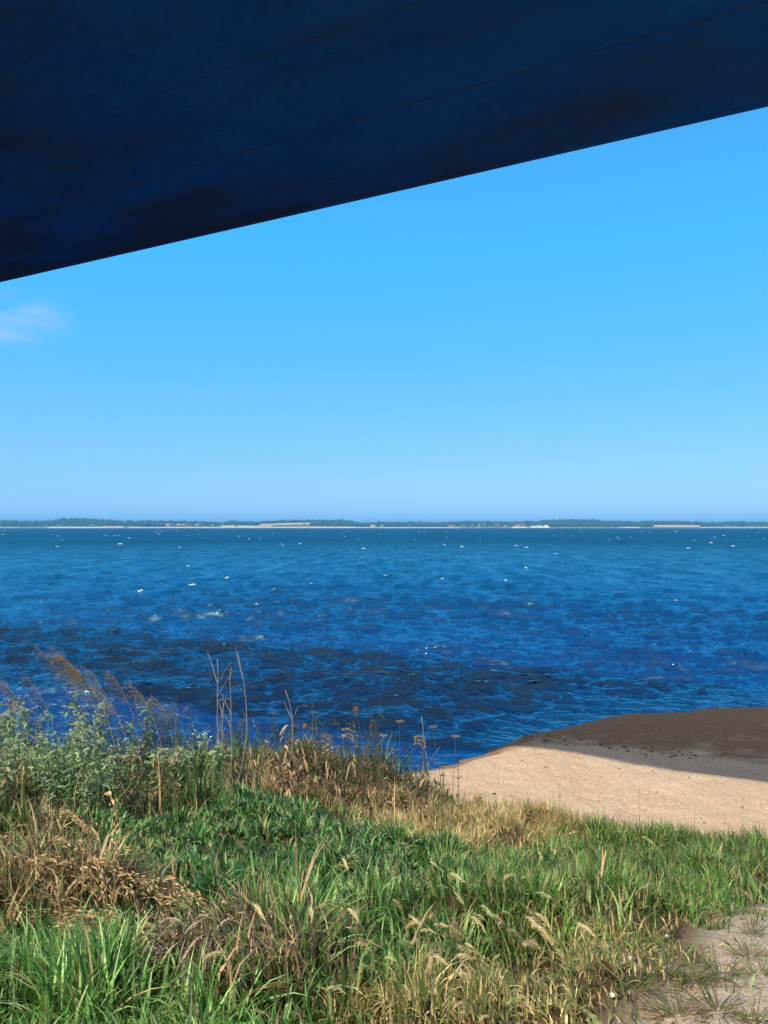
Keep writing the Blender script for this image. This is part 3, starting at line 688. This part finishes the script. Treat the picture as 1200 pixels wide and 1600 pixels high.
# leafy weeds with clusters of whitish flowers
def flowering_weed(px, py, Yd, wpx, label, flowers=1.0, seed=0, wilted=False):
    R.seed(seed); x0 = xat(px, Yd); z0 = float(land(x0, Yd)); H = (ztop(px, py, Yd) - z0) * 1.15; Wm = wpx / F * Yd
    t_ = thing('flowering_weed', label, 'flowering weed', (x0, Yd, z0 - .02), 0, 'white flowering weeds on the left bank')
    st, lf, fl = MB(), MB(), MB()
    ns = max(5, int(16 * Wm))
    for s_ in range(ns):
        a = R.uniform(0, 6.28); r = R.random() ** .6 * Wm * .5; b_ = np.array([math.cos(a) * r * .5, math.sin(a) * r * .4, 0])
        d = np.array([math.cos(a) * r * .9 / max(H, .3) - .08, math.sin(a) * r * .6, 1])
        L = H * R.uniform(.62, 1.0) * (1 - .3 * (r / (Wm * .5 + .01)) ** 2); P = curve(b_, d, L, 9, .15, .05)
        st.tube(P, np.linspace(.006, .002, 10), vary((.16, .18, .09)), 4)
        for i in range(2, 10):
            for q in range(8):
                dd = rv(1); dd[2] = abs(dd[2]) * .5 + .05
                u = R.random(); p = P[i - 1] * (1 - u) + P[i] * u
                c = vary(R.choice([(.19, .32, .11), (.26, .40, .18), (.38, .50, .28), (.11, .21, .08)]), .3)
                if wilted and R.random() < .4: c = vary((.33, .25, .13))
                lf.leaf(p + dd * .01, dd, rv(), R.uniform(.045, .10), R.uniform(.018, .034), c, R.uniform(.2, .9), 2)
        if R.random() < flowers:
            for j in range(R.randint(5, 10)):
                p = P[-1] + np.array([R.gauss(0, .05), R.gauss(0, .05), R.gauss(-.03, .045)])
                st.tube([P[-2], p], .0015, (.2, .24, .12), 3)
                for q in range(12):
                    pp = p + np.array([R.gauss(0, .015), R.gauss(0, .015), R.gauss(0, .008)]); dd = rv(1); dd[2] = abs(dd[2])
                    fl.leaf(pp, dd, rv(), R.uniform(.008, .016), R.uniform(.006, .011), vary(R.choice([(.70, .76, .56), (.52, .64, .40), (.82, .84, .72)]), .15), .1, 2)
    st.build('stem', M_STEM, t_); lf.build('leaves', M_LEAF, t_)
    if fl.n: fl.build('flowers', M_LEAF, t_)
flowering_weed(70, 1108, 8.6, 150, 'broad pale green weed with whitish flower clusters at the left edge', 1, 1)
flowering_weed(15, 1085, 9.3, 110, 'pale flowering weed cut by the left edge of the picture', 1, 2)
flowering_weed(155, 1085, 9.4, 95, 'tall flowering weed under the big brown plume', 1, 3)
flowering_weed(228, 1103, 9.9, 45, 'slim weed with a white flower spike between plumes and stalks', 1, 4)
flowering_weed(320, 1142, 9.0, 100, 'compact pale flowering weed just left of the bare stalks', 1, 5)
flowering_weed(110, 1150, 8.0, 190, 'lowest widest weed of the left bank, leaves silvery green', .7, 6)
flowering_weed(225, 1160, 8.8, 130, 'half wilted leafy weed with few flowers, left of centre bank', .25, 7, True)
flowering_weed(20, 1165, 7.8, 120, 'drooping leafy weed low against the left edge', .5, 8, True)

# dark leafy stand without flowers behind the dried leaves
def leafy_weed(px, py, Yd, wpx, label, seed, cols):
    R.seed(seed); x0 = xat(px, Yd); z0 = float(land(x0, Yd)); H = (ztop(px, py, Yd) - z0) * 1.38; Wm = wpx / F * Yd
    t_ = thing('leafy_weed', label, 'weed', (x0, Yd, z0 - .02), 0, 'leafy weeds along the water edge of the bank')
    st, lf = MB(), MB()
    for s_ in range(max(8, int(30 * Wm))):
        a = R.uniform(0, 6.28); r = R.random() ** .6 * Wm * .5; b_ = np.array([math.cos(a) * r * .7, math.sin(a) * r * .4, 0])
        d = np.array([math.cos(a) * r * .5 - .1, math.sin(a) * r * .5, 1]); L = H * R.uniform(.55, 1.05); P = curve(b_, d, L, 8, .25, .06)
        sc_ = vary(R.choice([(.10, .12, .06), (.20, .16, .10), (.14, .10, .07)])); st.tube(P, np.linspace(.005, .0015, 9), sc_, 4)
        for i in range(1, 9):
            for q in range(3):
                dd = rv(1); dd[2] = dd[2] * .5 + .3; u = R.random(); p = P[i - 1] * (1 - u) + P[i] * u
                lf.leaf(p, dd, rv(), R.uniform(.05, .14), R.uniform(.007, .018), vary(R.choice(cols), .3), R.uniform(.2, 1.1), 3)
    st.build('stem', M_STEM, t_); lf.build('leaves', M_LEAF, t_)
DK = [(.045, .085, .04), (.07, .12, .05), (.12, .16, .08), (.22, .17, .09), (.035, .06, .035)]
leafy_weed(270, 1120, 10.0, 110, 'dark thin weed stand behind the compact flowering weed', 31, DK)
leafy_weed(375, 1140, 9.8, 70, 'dark weed growing round the feet of the bare stalks', 32, DK)
leafy_weed(470, 1140, 10.0, 120, 'dark green weed behind the golden withered leaves', 33, DK)
leafy_weed(555, 1140, 10.2, 110, 'dark weed under the brown drooping seed head', 34, DK)
leafy_weed(615, 1160, 10.6, 80, 'low dark weed at the waterline left of the sand spit', 35, DK)
leafy_weed(655, 1180, 10.4, 50, 'last dark weed of the bank beside the sand spit', 36, DK)
leafy_weed(30, 1120, 10.2, 120, 'dark thin weed behind the flowering weeds at the left edge', 37, DK)
leafy_weed(185, 1120, 10.4, 110, 'dark weed behind the plumes', 38, DK)

# wind blown grass plumes
def plume(px, py, Yd, bpx, label, big=1.0, seed=0, colr=(.30, .21, .13)):
    R.seed(seed); x0 = xat(bpx, Yd); z0 = float(land(x0, Yd)); x1, z1 = xat(px, Yd), ztop(px, py, Yd)
    t_ = thing('plume_grass', label, 'plume grass', (x0, Yd, z0 - .02), 0, 'wind blown grass plumes at the left')
    H = z1 - z0; dx_ = x1 - x0; P = np.array([(dx_ * (u ** 1.9), .05 * math.sin(u * 3), H * (1 - (1 - u) ** 1.35)) for u in np.linspace(0, 1, 14)])
    mb = MB(); mb.tube(P, np.linspace(.0045, .0015, 14), vary((.30, .23, .13)), 4); mb.build('stem', M_STEM, t_)
    mb = MB()
    for i in range(int(90 * big)):
        u = .66 + .34 * R.random() ** .9; k = u * 13; j = min(int(k), 12); p = P[j] * (1 - (k - j)) + P[j + 1] * (k - j)
        d = np.array([-1.0, R.gauss(0, .6), R.gauss(.25, .6)]); L = R.uniform(.05, .17) * (1.15 - (u - .66) * 1.5) * (.7 + .5 * big)
        c = curve(p, d, L, 4, .35, .09); mb.tube(c, np.linspace(.0013, .0006, 5), vary(colr, .3), 3)
        for q in range(3): mb.leaf(c[R.randint(1, 4)], d + rv(.4), rv(), R.uniform(.012, .026), .0045, vary(colr, .4), .2, 2)
    mb.build('plume', M_DRY, t_)
    mb = MB()
    for i in range(3):
        k = R.randint(2, 7); mb.leaf(P[k], (-.7 + R.gauss(0, .5), R.gauss(0, .4), .8), rv(), R.uniform(.25, .45), .011, vary((.22, .20, .10)), 1.0, 5)
    mb.build('leaves', M_DRY, t_)
PB = (.42, .32, .19); PG = (.33, .30, .26)
plume(93, 1024, 9.0, 175, 'largest and highest brown plume, leaning left over the flowering weeds', 2.4, 1, PB)
plume(112, 1040, 9.1, 190, 'second brown plume close behind the largest one', 1.6, 2, PB)
plume(60, 1012, 9.6, 130, 'faint thin plume bent far to the left of the largest one', .5, 3, PG)
plume(138, 1046, 9.3, 195, 'greyish plume right of the two large brown ones', 1.0, 4, PG)
plume(172, 1050, 9.4, 225, 'greyish plume right of the middle, arching over the water', 1.0, 5, PG)
plume(205, 1070, 9.2, 262, 'plume arching low above the half wilted weed', 1.0, 6, PG)
plume(5, 1066, 9.3, 60, 'brown plume at the very left edge', 1.2, 7, PG)
plume(40, 1056, 9.8, 95, 'thin plume between the left edge and the largest plume', .6, 8, PG)
plume(240, 1088, 9.6, 285, 'small rightmost plume of the stand, close to the slim flower spike', .6, 9, PB)
plume(150, 1075, 8.7, 215, 'low plume hanging in front of the flowering weeds', .9, 10, PG)
plume(25, 1100, 8.5, 90, 'low plume drooping at the left edge above the broad weed', .8, 11, PG)
plume(262, 1100, 9.9, 300, 'short faint plume before the dark thin weed', .5, 12, PG)

# dried umbels and seed heads against the water
def seed_head(px, py, Yd, bpx, label, kind, seed):
    R.seed(seed); x0 = xat(bpx, Yd); z0 = float(land(x0, Yd)); H = ztop(px, py, Yd) - z0; dx_ = xat(px, Yd) - x0
    t_ = thing('dry_seed_head', label, 'seed head', (x0, Yd, z0 - .02), 0, 'dry seed heads against the water')
    P = np.array([(dx_ * u ** 1.5 + R.gauss(0, .004), 0, H * u) for u in np.linspace(0, 1, 10)])
    mb = MB(); mb.tube(P, np.linspace(.004, .0018, 10), (.16, .14, .08), 4); mb.build('stem', M_STEM, t_)
    mb = MB(); e = P[-1]
    if kind == 'umbel':
        for i in range(16):
            a = i * 2.4; r = .045 * math.sqrt(i / 16); q = e + np.array([math.cos(a) * r * 1.3, math.sin(a) * r, .03]); mb.tube([e, q], .0009, (.3, .25, .18), 3)
            for k in range(5): mb.leaf(q, rv(), rv(), .014, .008, vary((.40, .33, .24)), .1, 2)
    elif kind == 'ball':
        for i in range(70): mb.leaf(e + rv(.014), rv() + np.array([-.8, 0, .2]), rv(), .030, .010, vary((.34, .20, .12)), .3, 2)
    else:
        for s_ in range(3):
            c = curve(e - np.array([.0, 0, .05 * s_]), (-.6, R.gauss(0, .3), .5), .15, 7, 1.6, .05)
            for i in range(8):
                for k in range(7): mb.leaf(c[i], (c[min(i + 1, 7)] - c[i]) * 30 + rv(.4) + np.array([0, 0, .01]), rv(), .024, .008, vary((.46, .35, .20)), .2, 2)
    mb.build('seeds', M_DRY, t_)
seed_head(557, 1106, 10.0, 575, 'round brown seed head standing highest against the water, centre', 'ball', 1)
seed_head(625, 1128, 10.2, 624, 'flat pale umbel on a straight stem left of the spit', 'umbel', 2)
seed_head(664, 1152, 9.8, 650, 'drooping looped tan seed head near the waterline', 'loop', 3)
seed_head(676, 1136, 10.6, 690, 'small slanting pale seed head above the looped one', 'umbel', 4)
seed_head(711, 1151, 10.0, 706, 'small seed head on a thin stem in front of the spit tip', 'umbel', 5)
seed_head(477, 1131, 9.8, 486, 'pale upright seed head above the golden leaves', 'ball', 6)
seed_head(553, 1142, 9.6, 560, 'drooping seed head below the round brown one', 'loop', 7)
seed_head(520, 1150, 9.6, 505, 'bent golden seed head left of the drooping one', 'loop', 8)
seed_head(600, 1150, 9.9, 590, 'low loose umbel between the brown head and the straight one', 'umbel', 9)

# withered docks with curled golden leaves
def withered(px, py, Yd, wpx, label, seed, cols, n=60, big=1.0, name='withered_weed'):
    R.seed(seed); x0 = xat(px, Yd); z0 = float(land(x0, Yd)); H = max(.32, (ztop(px, py, Yd) - z0) * 1.2); Wm = wpx / F * Yd
    t_ = thing(name, label, 'withered weed', (x0, Yd, z0 - .02), 0, 'withered brown weeds on the bank')
    st, lf = MB(), MB()
    for s_ in range(max(4, int(14 * Wm))):
        a = R.uniform(0, 6.28); r = R.random() ** .6 * Wm * .5
        P = curve((math.cos(a) * r * .7, math.sin(a) * r * .5, 0), (math.cos(a) * .25 - .15, math.sin(a) * .2, 1), H * R.uniform(.6, 1), 7, .5, .08)
        st.tube(P, np.linspace(.005, .002, 8), vary((.20, .13, .08)), 4)
        for i in range(n // 6):
            k = R.randint(2, 7); dd = rv(1); dd[2] = dd[2] * .6 - .2
            lf.leaf(P[k] + rv(.012), dd, rv(), R.uniform(.05, .12) * big, R.uniform(.015, .035) * big, vary(R.choice(cols), .3), R.uniform(.4, 1.6), 4, .7)
    st.build('stem', M_STEM, t_); lf.build('leaves', M_DRY, t_)
GD = [(.52, .38, .20), (.66, .50, .26), (.32, .23, .14), (.18, .13, .09), (.42, .32, .19), (.10, .13, .06)]
BRW = [(.34, .25, .17), (.22, .16, .11), (.46, .36, .25), (.12, .09, .06), (.09, .12, .06)]
withered(430, 1150, 9.2, 55, 'golden withered weed right at the foot of the lone pale stalk', 41, GD)
withered(415, 1180, 8.8, 60, 'withered weed with pale curled leaves below the lone stalk', 42, GD)
withered(490, 1155, 9.2, 60, 'brightest golden withered weed in the middle of the bank edge', 43, GD)
withered(520, 1185, 9.0, 70, 'brown withered weed right of the brightest golden one', 44, BRW)
withered(460, 1190, 8.6, 70, 'mixed brown withered weed below the golden ones', 45, GD)
withered(590, 1195, 9.4, 70, 'reddish brown withered weed left of the sand spit', 46, BRW)
withered(640, 1200, 9.6, 60, 'low brown withered weed where bank and sand meet', 47, BRW)
withered(548, 1175, 9.4, 50, 'pale withered weed under the drooping seed head', 48, GD)
withered(20, 1200, 7.6, 80, 'pale tan withered weed at the left edge below the flowers', 49, GD)
withered(215, 1195, 8.2, 60, 'single long tan leaf bunch in front of the wilted weed', 50, GD)

# heavy drooping tan panicles on the left bank
def panicle(px, py, label, seed, n=6, size=1.0, cols=None):
    R.seed(seed); x, y, z = at(px, py, .34); y += .0
    t_ = thing('drooping_panicle', label, 'grass panicle', (x, y, z - .02), 0, 'drooping tan grass panicles on the left bank')
    st, sd_ = MB(), MB(); cols = cols or [(.74, .53, .26), (.88, .68, .38), (.52, .35, .16), (.24, .16, .09)]
    for s_ in range(n):
        b_ = np.array([R.gauss(.14, .13), R.gauss(0, .12), 0]); L = R.uniform(.34, .62) * size
        P = curve(b_, (-.25 + R.gauss(0, .2), R.gauss(-.05, .2), 1), L, 12, R.uniform(.5, 1.5), .05, (R.gauss(-1.7, .6), R.gauss(-.3, .5), R.uniform(-1.2, -.3)))
        st.tube(P, np.linspace(.004, .0015, 13), vary((.26, .19, .10)), 4)
        for i in range(6, 13):
            for q in range(8):
                d = P[i] - P[i - 1]; d = d / np.linalg.norm(d) + rv(.22)
                p = P[i] + rv(.011 * (1.6 - abs(i - 9) * .25))
                sd_.leaf(p, d, rv(), R.uniform(.022, .036) * size, R.uniform(.006, .010) * size, vary(R.choice(cols), .2), .3, 2, .6)
    for i in range(10):
        d = np.array([R.gauss(0, .5), R.gauss(0, .4), 1]); st.leaf((R.gauss(.1, .08), R.gauss(0, .06), .0), d, rv(), R.uniform(.3, .45), R.uniform(.008, .014), vary(R.choice([(.14, .18, .07), (.3, .22, .12)])), 1.1, 5)
    st.build('stem', M_STEM, t_); sd_.build('seeds', M_DRY, t_)
panicle(75, 1262, 'tan panicle cluster highest on the left slope', 1, 5)
panicle(40, 1295, 'large tan panicle pointing left near the left edge', 2, 5, 1.0)
panicle(110, 1290, 'short tan panicle right of the large left one', 3, 4, .9)
panicle(135, 1322, 'small tan panicle above the thickest bundle', 4, 4, .9)
panicle(165, 1345, 'thickest bundle of tan panicles arching in the middle of the brown patch', 5, 7, 1.15)
panicle(120, 1375, 'lower tan panicles hanging under the thickest bundle', 6, 5, 1.0)
panicle(180, 1400, 'tan panicles drooping right of the hanging bundle', 7, 6)
panicle(245, 1385, 'tan panicle pair standing at the right of the brown patch', 8, 5)
panicle(300, 1400, 'pale yellowish panicle above the dead clump', 9, 4)
panicle(25, 1385, 'ragged brown panicle at the left edge of the brown patch', 10, 6, 1, [(.32, .22, .12), (.24, .15, .08)])
panicle(280, 1350, 'single thin panicle in the dark green grass', 11, 2, .8)
panicle(390, 1400, 'slim tan panicle right of the dead clump', 12, 2, .8)

# dead clumps: long limp blades hanging over dark gaps
def dead_clump(px, py, label, seed, n=170, rad=.17, hh=.42):
    R.seed(seed); x, y, z = at(px, py, .15)
    t_ = thing('dead_clump', label, 'dead grass clump', (x, y, z - .02), 0, 'dead brown clumps at the front of the bank')
    lf, st = MB(), MB()
    for i in range(n):
        a = R.uniform(0, 6.28); r = R.random() ** .5 * rad; p = np.array([math.cos(a) * r * 1.4, math.sin(a) * r, 0])
        P0 = p + np.array([0, 0, hh * R.uniform(.4, .85)])
        if i % 3 == 0: st.tube(curve(p, (R.gauss(0, .15), R.gauss(-.05, .15), 1), hh * R.uniform(.6, 1), 7, .4, .07), np.linspace(.004, .0015, 8), vary(R.choice([(.25, .17, .11), (.4, .3, .2), (.14, .09, .06)])), 4)
        d = np.array([math.cos(a) * .5 + R.gauss(0, .3), math.sin(a) * .5 - .35, .25])
        lf.leaf(P0, d + rv(.35), rv(), R.uniform(.07, .20), R.uniform(.006, .016), vary(R.choice([(.42, .33, .24), (.26, .19, .13), (.12, .09, .07), (.56, .47, .36), (.44, .31, .24), (.10, .13, .06)]), .35), R.uniform(.5, 2.2), 5, .8)
    lf.build('leaves', M_DRY, t_); st.build('stem', M_STEM, t_)
dead_clump(345, 1500, 'larger dead brown clump with limp pinkish leaves hanging down', 1, 170, .20, .36)
dead_clump(290, 1465, 'dead brown clump at the left behind the larger one', 2, 90, .16, .32)
dead_clump(385, 1490, 'small dead clump at the right of the larger one', 3, 80, .13, .32)
dead_clump(165, 1440, 'dead clump hanging under the thick tan bundle', 4, 70, .18, .28)
dead_clump(225, 1450, 'dead clump between the tan bundle and the larger brown one', 5, 60, .14, .28)

# upright green stems sticking up at the edge of the sand
def green_stem(px, py, bpy, Yoff, label, seed, thin=False):
    R.seed(seed); x, y, z = at(px, bpy, .25); H = ztop(px, py, y) - z
    t_ = thing('upright_herb', label, 'herb', (x, y, z - .02), 0, 'single green stems by the sand'); mb = MB()
    P = curve((0, 0, 0), (R.gauss(0, .04), 0, 1), H, 8, .02, .02); mb.tube(P, np.linspace(.003, .001, 9) if thin else np.linspace(.005, .002, 9), (.12, .12, .06) if thin else (.07, .10, .04), 4); mb.build('stem', M_STEM, t_)
    lf = MB()
    for i in range(1, 9):
        for q in range(1 if thin else 3): d = rv(.7); d[2] = abs(d[2]) + .5; lf.leaf(P[i], d, rv(), R.uniform(.02, .04) if thin else R.uniform(.04, .10), .003 if thin else .010, vary((.07, .12, .05)), .3, 3)
    lf.build('leaves', M_LEAF, t_)
green_stem(689, 1178, 1262, 0, 'taller dark green stem at the corner of sand and water', 1)
green_stem(680, 1192, 1268, 0, 'shorter green stem left of the taller one at the sand corner', 2)
green_stem(714, 1185, 1268, 0, 'grey green stem right of the taller one at the sand corner', 3)
green_stem(874, 1212, 1290, 0, 'thin stem standing in front of the sunlit sand', 4, True)
green_stem(1004, 1228, 1305, 0, 'thin stem rising from the grass edge before the sand, right of centre', 5, True)
green_stem(1085, 1265, 1325, 0, 'thin stem in the notch of the grass edge at the right', 6, True)

# foxtail barley heads
def barley_proto(seed, n=85, colr=None):
    R.seed(seed); colr = colr or [(.84, .68, .38), (.74, .60, .30), (.90, .78, .52)]
    t_ = thing('barley_head', '', 'barley head', (0, 0, 0), 0, 'bushy foxtail barley heads in the grass'); st, hd_ = MB(), MB()
    P = curve((0, 0, 0), (R.gauss(-.1, .15), R.gauss(-.1, .1), 1), .36, 9, .5, .03, (-.9 + R.gauss(0, .5), -.5, -.5)); st.tube(P, np.linspace(.003, .0015, 10), (.18, .22, .08), 4)
    d = P[-1] - P[-2]; d /= np.linalg.norm(d)
    Q = curve(P[-1], d, .075, 6, .8, .02)
    for i in range(n):
        u = R.random(); k = u * 6; j = min(int(k), 5); p = Q[j] * (1 - k + j) + Q[j + 1] * (k - j)
        dd = Q[j + 1] - Q[j]; dd = dd / np.linalg.norm(dd) + rv(.2); c = vary(R.choice(colr), .15)
        hd_.leaf(p, dd, rv(), R.uniform(.028, .05) * (1.1 - .3 * u), .0018, c, .15, 2, .1)
        hd_.leaf(p, dd, rv(), .014, .0045, (c[0] * .85, c[1] * .85, c[2] * .7), .1, 2, .3)
    st.build('stem', M_STEM, t_); hd_.build('seed_head', M_DRY, t_); return t_
GRN = [(.40, .48, .20), (.50, .54, .26), (.30, .40, .15)]
protos = [barley_proto(60 + i) for i in range(5)] + [barley_proto(80 + i, 85, GRN) for i in range(3)]
bspots = [(590, 1320), (625, 1335), (725, 1352), (735, 1345), (748, 1330), (665, 1375), (585, 1345), (610, 1400), (510, 1390), (495, 1430), (540, 1435), (548, 1422), (605, 1402), (640, 1462), (645, 1450),
          (720, 1470), (715, 1462), (770, 1400), (785, 1375), (815, 1350), (800, 1370), (830, 1340), (842, 1365), (852, 1372), (860, 1380), (870, 1360), (840, 1395), (880, 1400), (895, 1385), (905, 1345), (1055, 1370),
          (590, 1505), (615, 1520), (600, 1490), (660, 1500), (680, 1515), (710, 1510), (725, 1525), (755, 1500), (760, 1520), (780, 1540), (800, 1505), (815, 1520), (790, 1490), (835, 1495), (850, 1500), (770, 1480),
          (745, 1540), (890, 1510), (905, 1530), (920, 1540), (870, 1480), (930, 1480), (840, 1540), (860, 1555), (700, 1545), (440, 1490), (455, 1500), (430, 1350), (650, 1325), (775, 1410), (820, 1420), (730, 1425), (690, 1440), (985, 1520), (640, 1550), (560, 1480)]
used = set(); rb = random.Random(9)
for i, (px, py) in enumerate(bspots * 2):
    if i >= len(bspots):
        px += rb.gauss(0, 22); py += rb.gauss(0, 16)
        if rb.random() < .25: continue
    k = rb.randrange(5) if rb.random() < .72 else 5 + rb.randrange(3)
    r_ = protos[k] if k not in used else copy_tree(protos[k]); used.add(k)
    x, y, z = at(px, py, .22); r_.location = (x, y + .05, z + .03); r_.rotation_euler = (rb.gauss(0, .25), rb.gauss(0, .25), rb.gauss(0, .9)); s_ = rb.uniform(.45, .95); r_.scale = (s_, s_, s_)
    cx_ = ('left of centre' if px < 600 else 'around the middle' if px < 740 else 'right of the middle')
    cy_ = 'in the upper green grass' if py < 1450 else 'in the lowest front grass'
    kc = 'cream' if k < 5 else 'green'
    r_['label'] = 'bristly ' + kc + ' barley head ' + cy_ + ', ' + cx_; r_['group'] = kc + ' barley heads ' + cy_ + ', ' + cx_
for k, p in enumerate(protos):
    if k not in used:
        for ch in list(p.children): bpy.data.objects.remove(ch)
        bpy.data.objects.remove(p)

# grass tufts on the sandy path
def tuft(px, py, label, seed, n=70, rad=.05, L=.13, spread=.8, cols=None):
    R.seed(seed); x, y, z = at(px, py); cols = cols or [(.09, .15, .045), (.14, .19, .06), (.30, .24, .11), (.22, .15, .08), (.06, .11, .04)]
    t_ = thing('grass_tuft', label, 'grass tuft', (x, y, z - .008), 0, 'grass tufts on the sandy path'); lf, dr = MB(), MB()
    for i in range(n):
        a = R.uniform(0, 6.28); p = np.array([math.cos(a), math.sin(a), 0]) * rad * R.random()
        d = np.array([math.cos(a) * spread * R.uniform(.3, 1.3), math.sin(a) * spread * R.uniform(.3, 1.3), R.uniform(.4, 1)])
        lf.leaf(p, d, rv(), L * R.uniform(.25, 1.15), R.uniform(.0024, .0045), vary(R.choice(cols), .25), R.uniform(.1, .7), 4)
    for i in range(n // 2):
        a = R.uniform(0, 6.28); p = np.array([math.cos(a), math.sin(a), .004]) * rad * 1.3 * R.random()
        dr.leaf(p, (math.cos(a), math.sin(a), R.uniform(.1, .5)), rv(), L * R.uniform(.2, .6), .003, vary((.34, .22, .12), .3), .3, 3)
    lf.build('leaves', M_GRASS, t_); dr.build('dry_leaves', M_DRY, t_)
tuft(1178, 1462, 'upright green tuft farthest along the right edge of the path', 1, 50, .04, .17, .5)
tuft(1170, 1495, 'open tuft with a brown heart at the right edge of the path', 2, 70, .06, .15)
tuft(1128, 1524, 'wide dark green tuft in the middle of the path', 3, 120, .10, .14)
tuft(1190, 1524, 'dark tuft cut by the right edge, beside the wide one', 4, 80, .07, .14)
tuft(1085, 1530, 'tuft joining the wide tuft on its left', 5, 90, .07, .15)
tuft(1122, 1582, 'spreading star shaped tuft near the bottom right', 6, 90, .05, .20, 1.2)
tuft(1058, 1592, 'flat spreading tuft at the bottom edge', 7, 80, .06, .18, 1.2)
tuft(1180, 1598, 'small upright tuft in the bottom right corner', 8, 50, .04, .15, .5)
tuft(1060, 1495, 'tall loose tuft where grass thins towards the path', 9, 90, .07, .20, .6)
tuft(1040, 1530, 'yellowish tuft left of the path tufts', 10, 90, .07, .16, .8)
tuft(1168, 1548, 'tiny tuft between the wide one and the star shaped one', 11, 24, .03, .09)
tuft(990, 1560, 'brownish tuft at the left border of the path', 12, 90, .08, .15)
tuft(1010, 1480, 'dark tuft on the thin turf above the path', 13, 90, .08, .18, .6)
tuft(1110, 1445, 'brown topped tuft at the upper border of the path', 14, 80, .08, .14)
tuft(1150, 1425, 'reddish tuft under the green bank at the right', 15, 80, .08, .12)
tuft(950, 1520, 'green tuft in the yellow turf left of the path', 16, 90, .08, .17, .7)

# pale stones lying on the path border
for i, (px, py, s_, lb) in enumerate([(1042, 1474, .016, 'small white stone under the thin turf'), (1040, 1490, .018, 'white stone just below the other white stone'),
                                      (957, 1574, .014, 'tiny cream stone at the bottom left corner of the path'), (985, 1522, .022, 'cream stone by the green tuft left of the path')]):
    x, y, z = at(px, py); v_ = IV * (1 + .4 * (RNG.random((len(IV), 1)) - .5)) * np.array([s_, s_ * .8, s_ * .6])
    o = mesh_np('stone', v_, IF, M_PEB, cols=np.tile((.72, .68, .58), (len(IV), 1)), smooth=True); o.location = (x, y, z + s_ * .3); tag(o, lb, 'stone')

# gravel and shells on sand and path: uncountable
vs, fs, cs_ = [], [], []; k = 0; pr = np.random.default_rng(8)
def scatter(n, fx, size, cols, flat=.6):
    global k
    for i in range(n):
        x, y = fx(); 
        s_ = size * (.4 + pr.random() ** 3 * 2); z = float(land(x, y))
        v_ = IV * (1 + .5 * (pr.random((12 if len(IV) == 12 else len(IV), 1)) - .5)) * np.array([s_ * (.8 + .8 * pr.random()), s_, s_ * flat]) + np.array([x, y, z + s_ * .15])
        vs.append(v_); fs.append(IF + k); k += len(IV); cs_.append(np.tile(np.array(cols[pr.integers(len(cols))]) * (.8 + .4 * pr.random()), (len(IV), 1)))
def on_beach():
    while True:
        x = pr.uniform(.6, 11); y = pr.uniform(8, 18.2)
        if gedge(x) - .3 < y < shore(x) - 1.5 and abs(x) < .62 * y: return x, y
scatter(2000, on_beach, .008, [(.42, .31, .21), (.62, .47, .33), (.25, .18, .12), (.66, .52, .38), (.50, .38, .26)])
def on_path():
    while True:
        x = pr.uniform(.6, 4); y = pr.uniform(2.2, 5.4)
        if pathmask(x, y) > .5: return x, y
scatter(420, on_path, .0045, [(.55, .48, .38), (.30, .24, .18), (.7, .66, .58), (.42, .35, .27)])
o = mesh_np('pebbles', np.vstack(vs), np.vstack(fs), M_PEB, cols=np.vstack(cs_), smooth=True); tag(o, 'small pebbles and shell bits strewn over the sand', 'pebbles', kind='stuff')
# strand line of dark weed
vs, fs, cs_ = [], [], []; k = 0
def on_wrack():
    u = pr.random() ** 1.2; q = at(820 + 290 * u, 1152 + 32 * u + pr.normal(0, 2.2 + 2 * u)); return q[0] + pr.normal(0, .05), q[1] + pr.normal(0, .12)
def on_shore():
    x = pr.uniform(1.2, 10); return x, shore(x) - abs(pr.normal(0.02, .10))
scatter(110, on_wrack, .016, [(.05, .035, .02), (.10, .07, .04), (.07, .05, .03)], .35)
scatter(60, on_shore, .014, [(.05, .04, .025), (.09, .065, .04)], .35)
scatter(40, on_beach, .014, [(.07, .05, .03)], .35)
o = mesh_np('seaweed', np.vstack(vs), np.vstack(fs), M_PEB, cols=np.vstack(cs_), smooth=True); tag(o, 'dark bits of seaweed along the strand line', 'seaweed', kind='stuff')

# ------------------------------------------------------------------ haze
m = bpy.data.materials.new('haze_air'); m.use_nodes = True; t = m.node_tree; t.nodes.clear()
out = t.nodes.new('ShaderNodeOutputMaterial'); pv = t.nodes.new('ShaderNodeVolumePrincipled'); t.links.new(pv.outputs[0], out.inputs['Volume'])
pv.inputs['Color'].default_value = (.13, .50, 1, 1); pv.inputs['Density'].default_value = 1.25e-4; pv.inputs['Anisotropy'].default_value = 0.0
mb = MB(); mb.box(-9500, 9500, -3500, 13500, -6, 75); o = mb.build('haze', m)
tag(o, 'thin pale blue haze over the water and far shore', 'haze', kind='stuff')
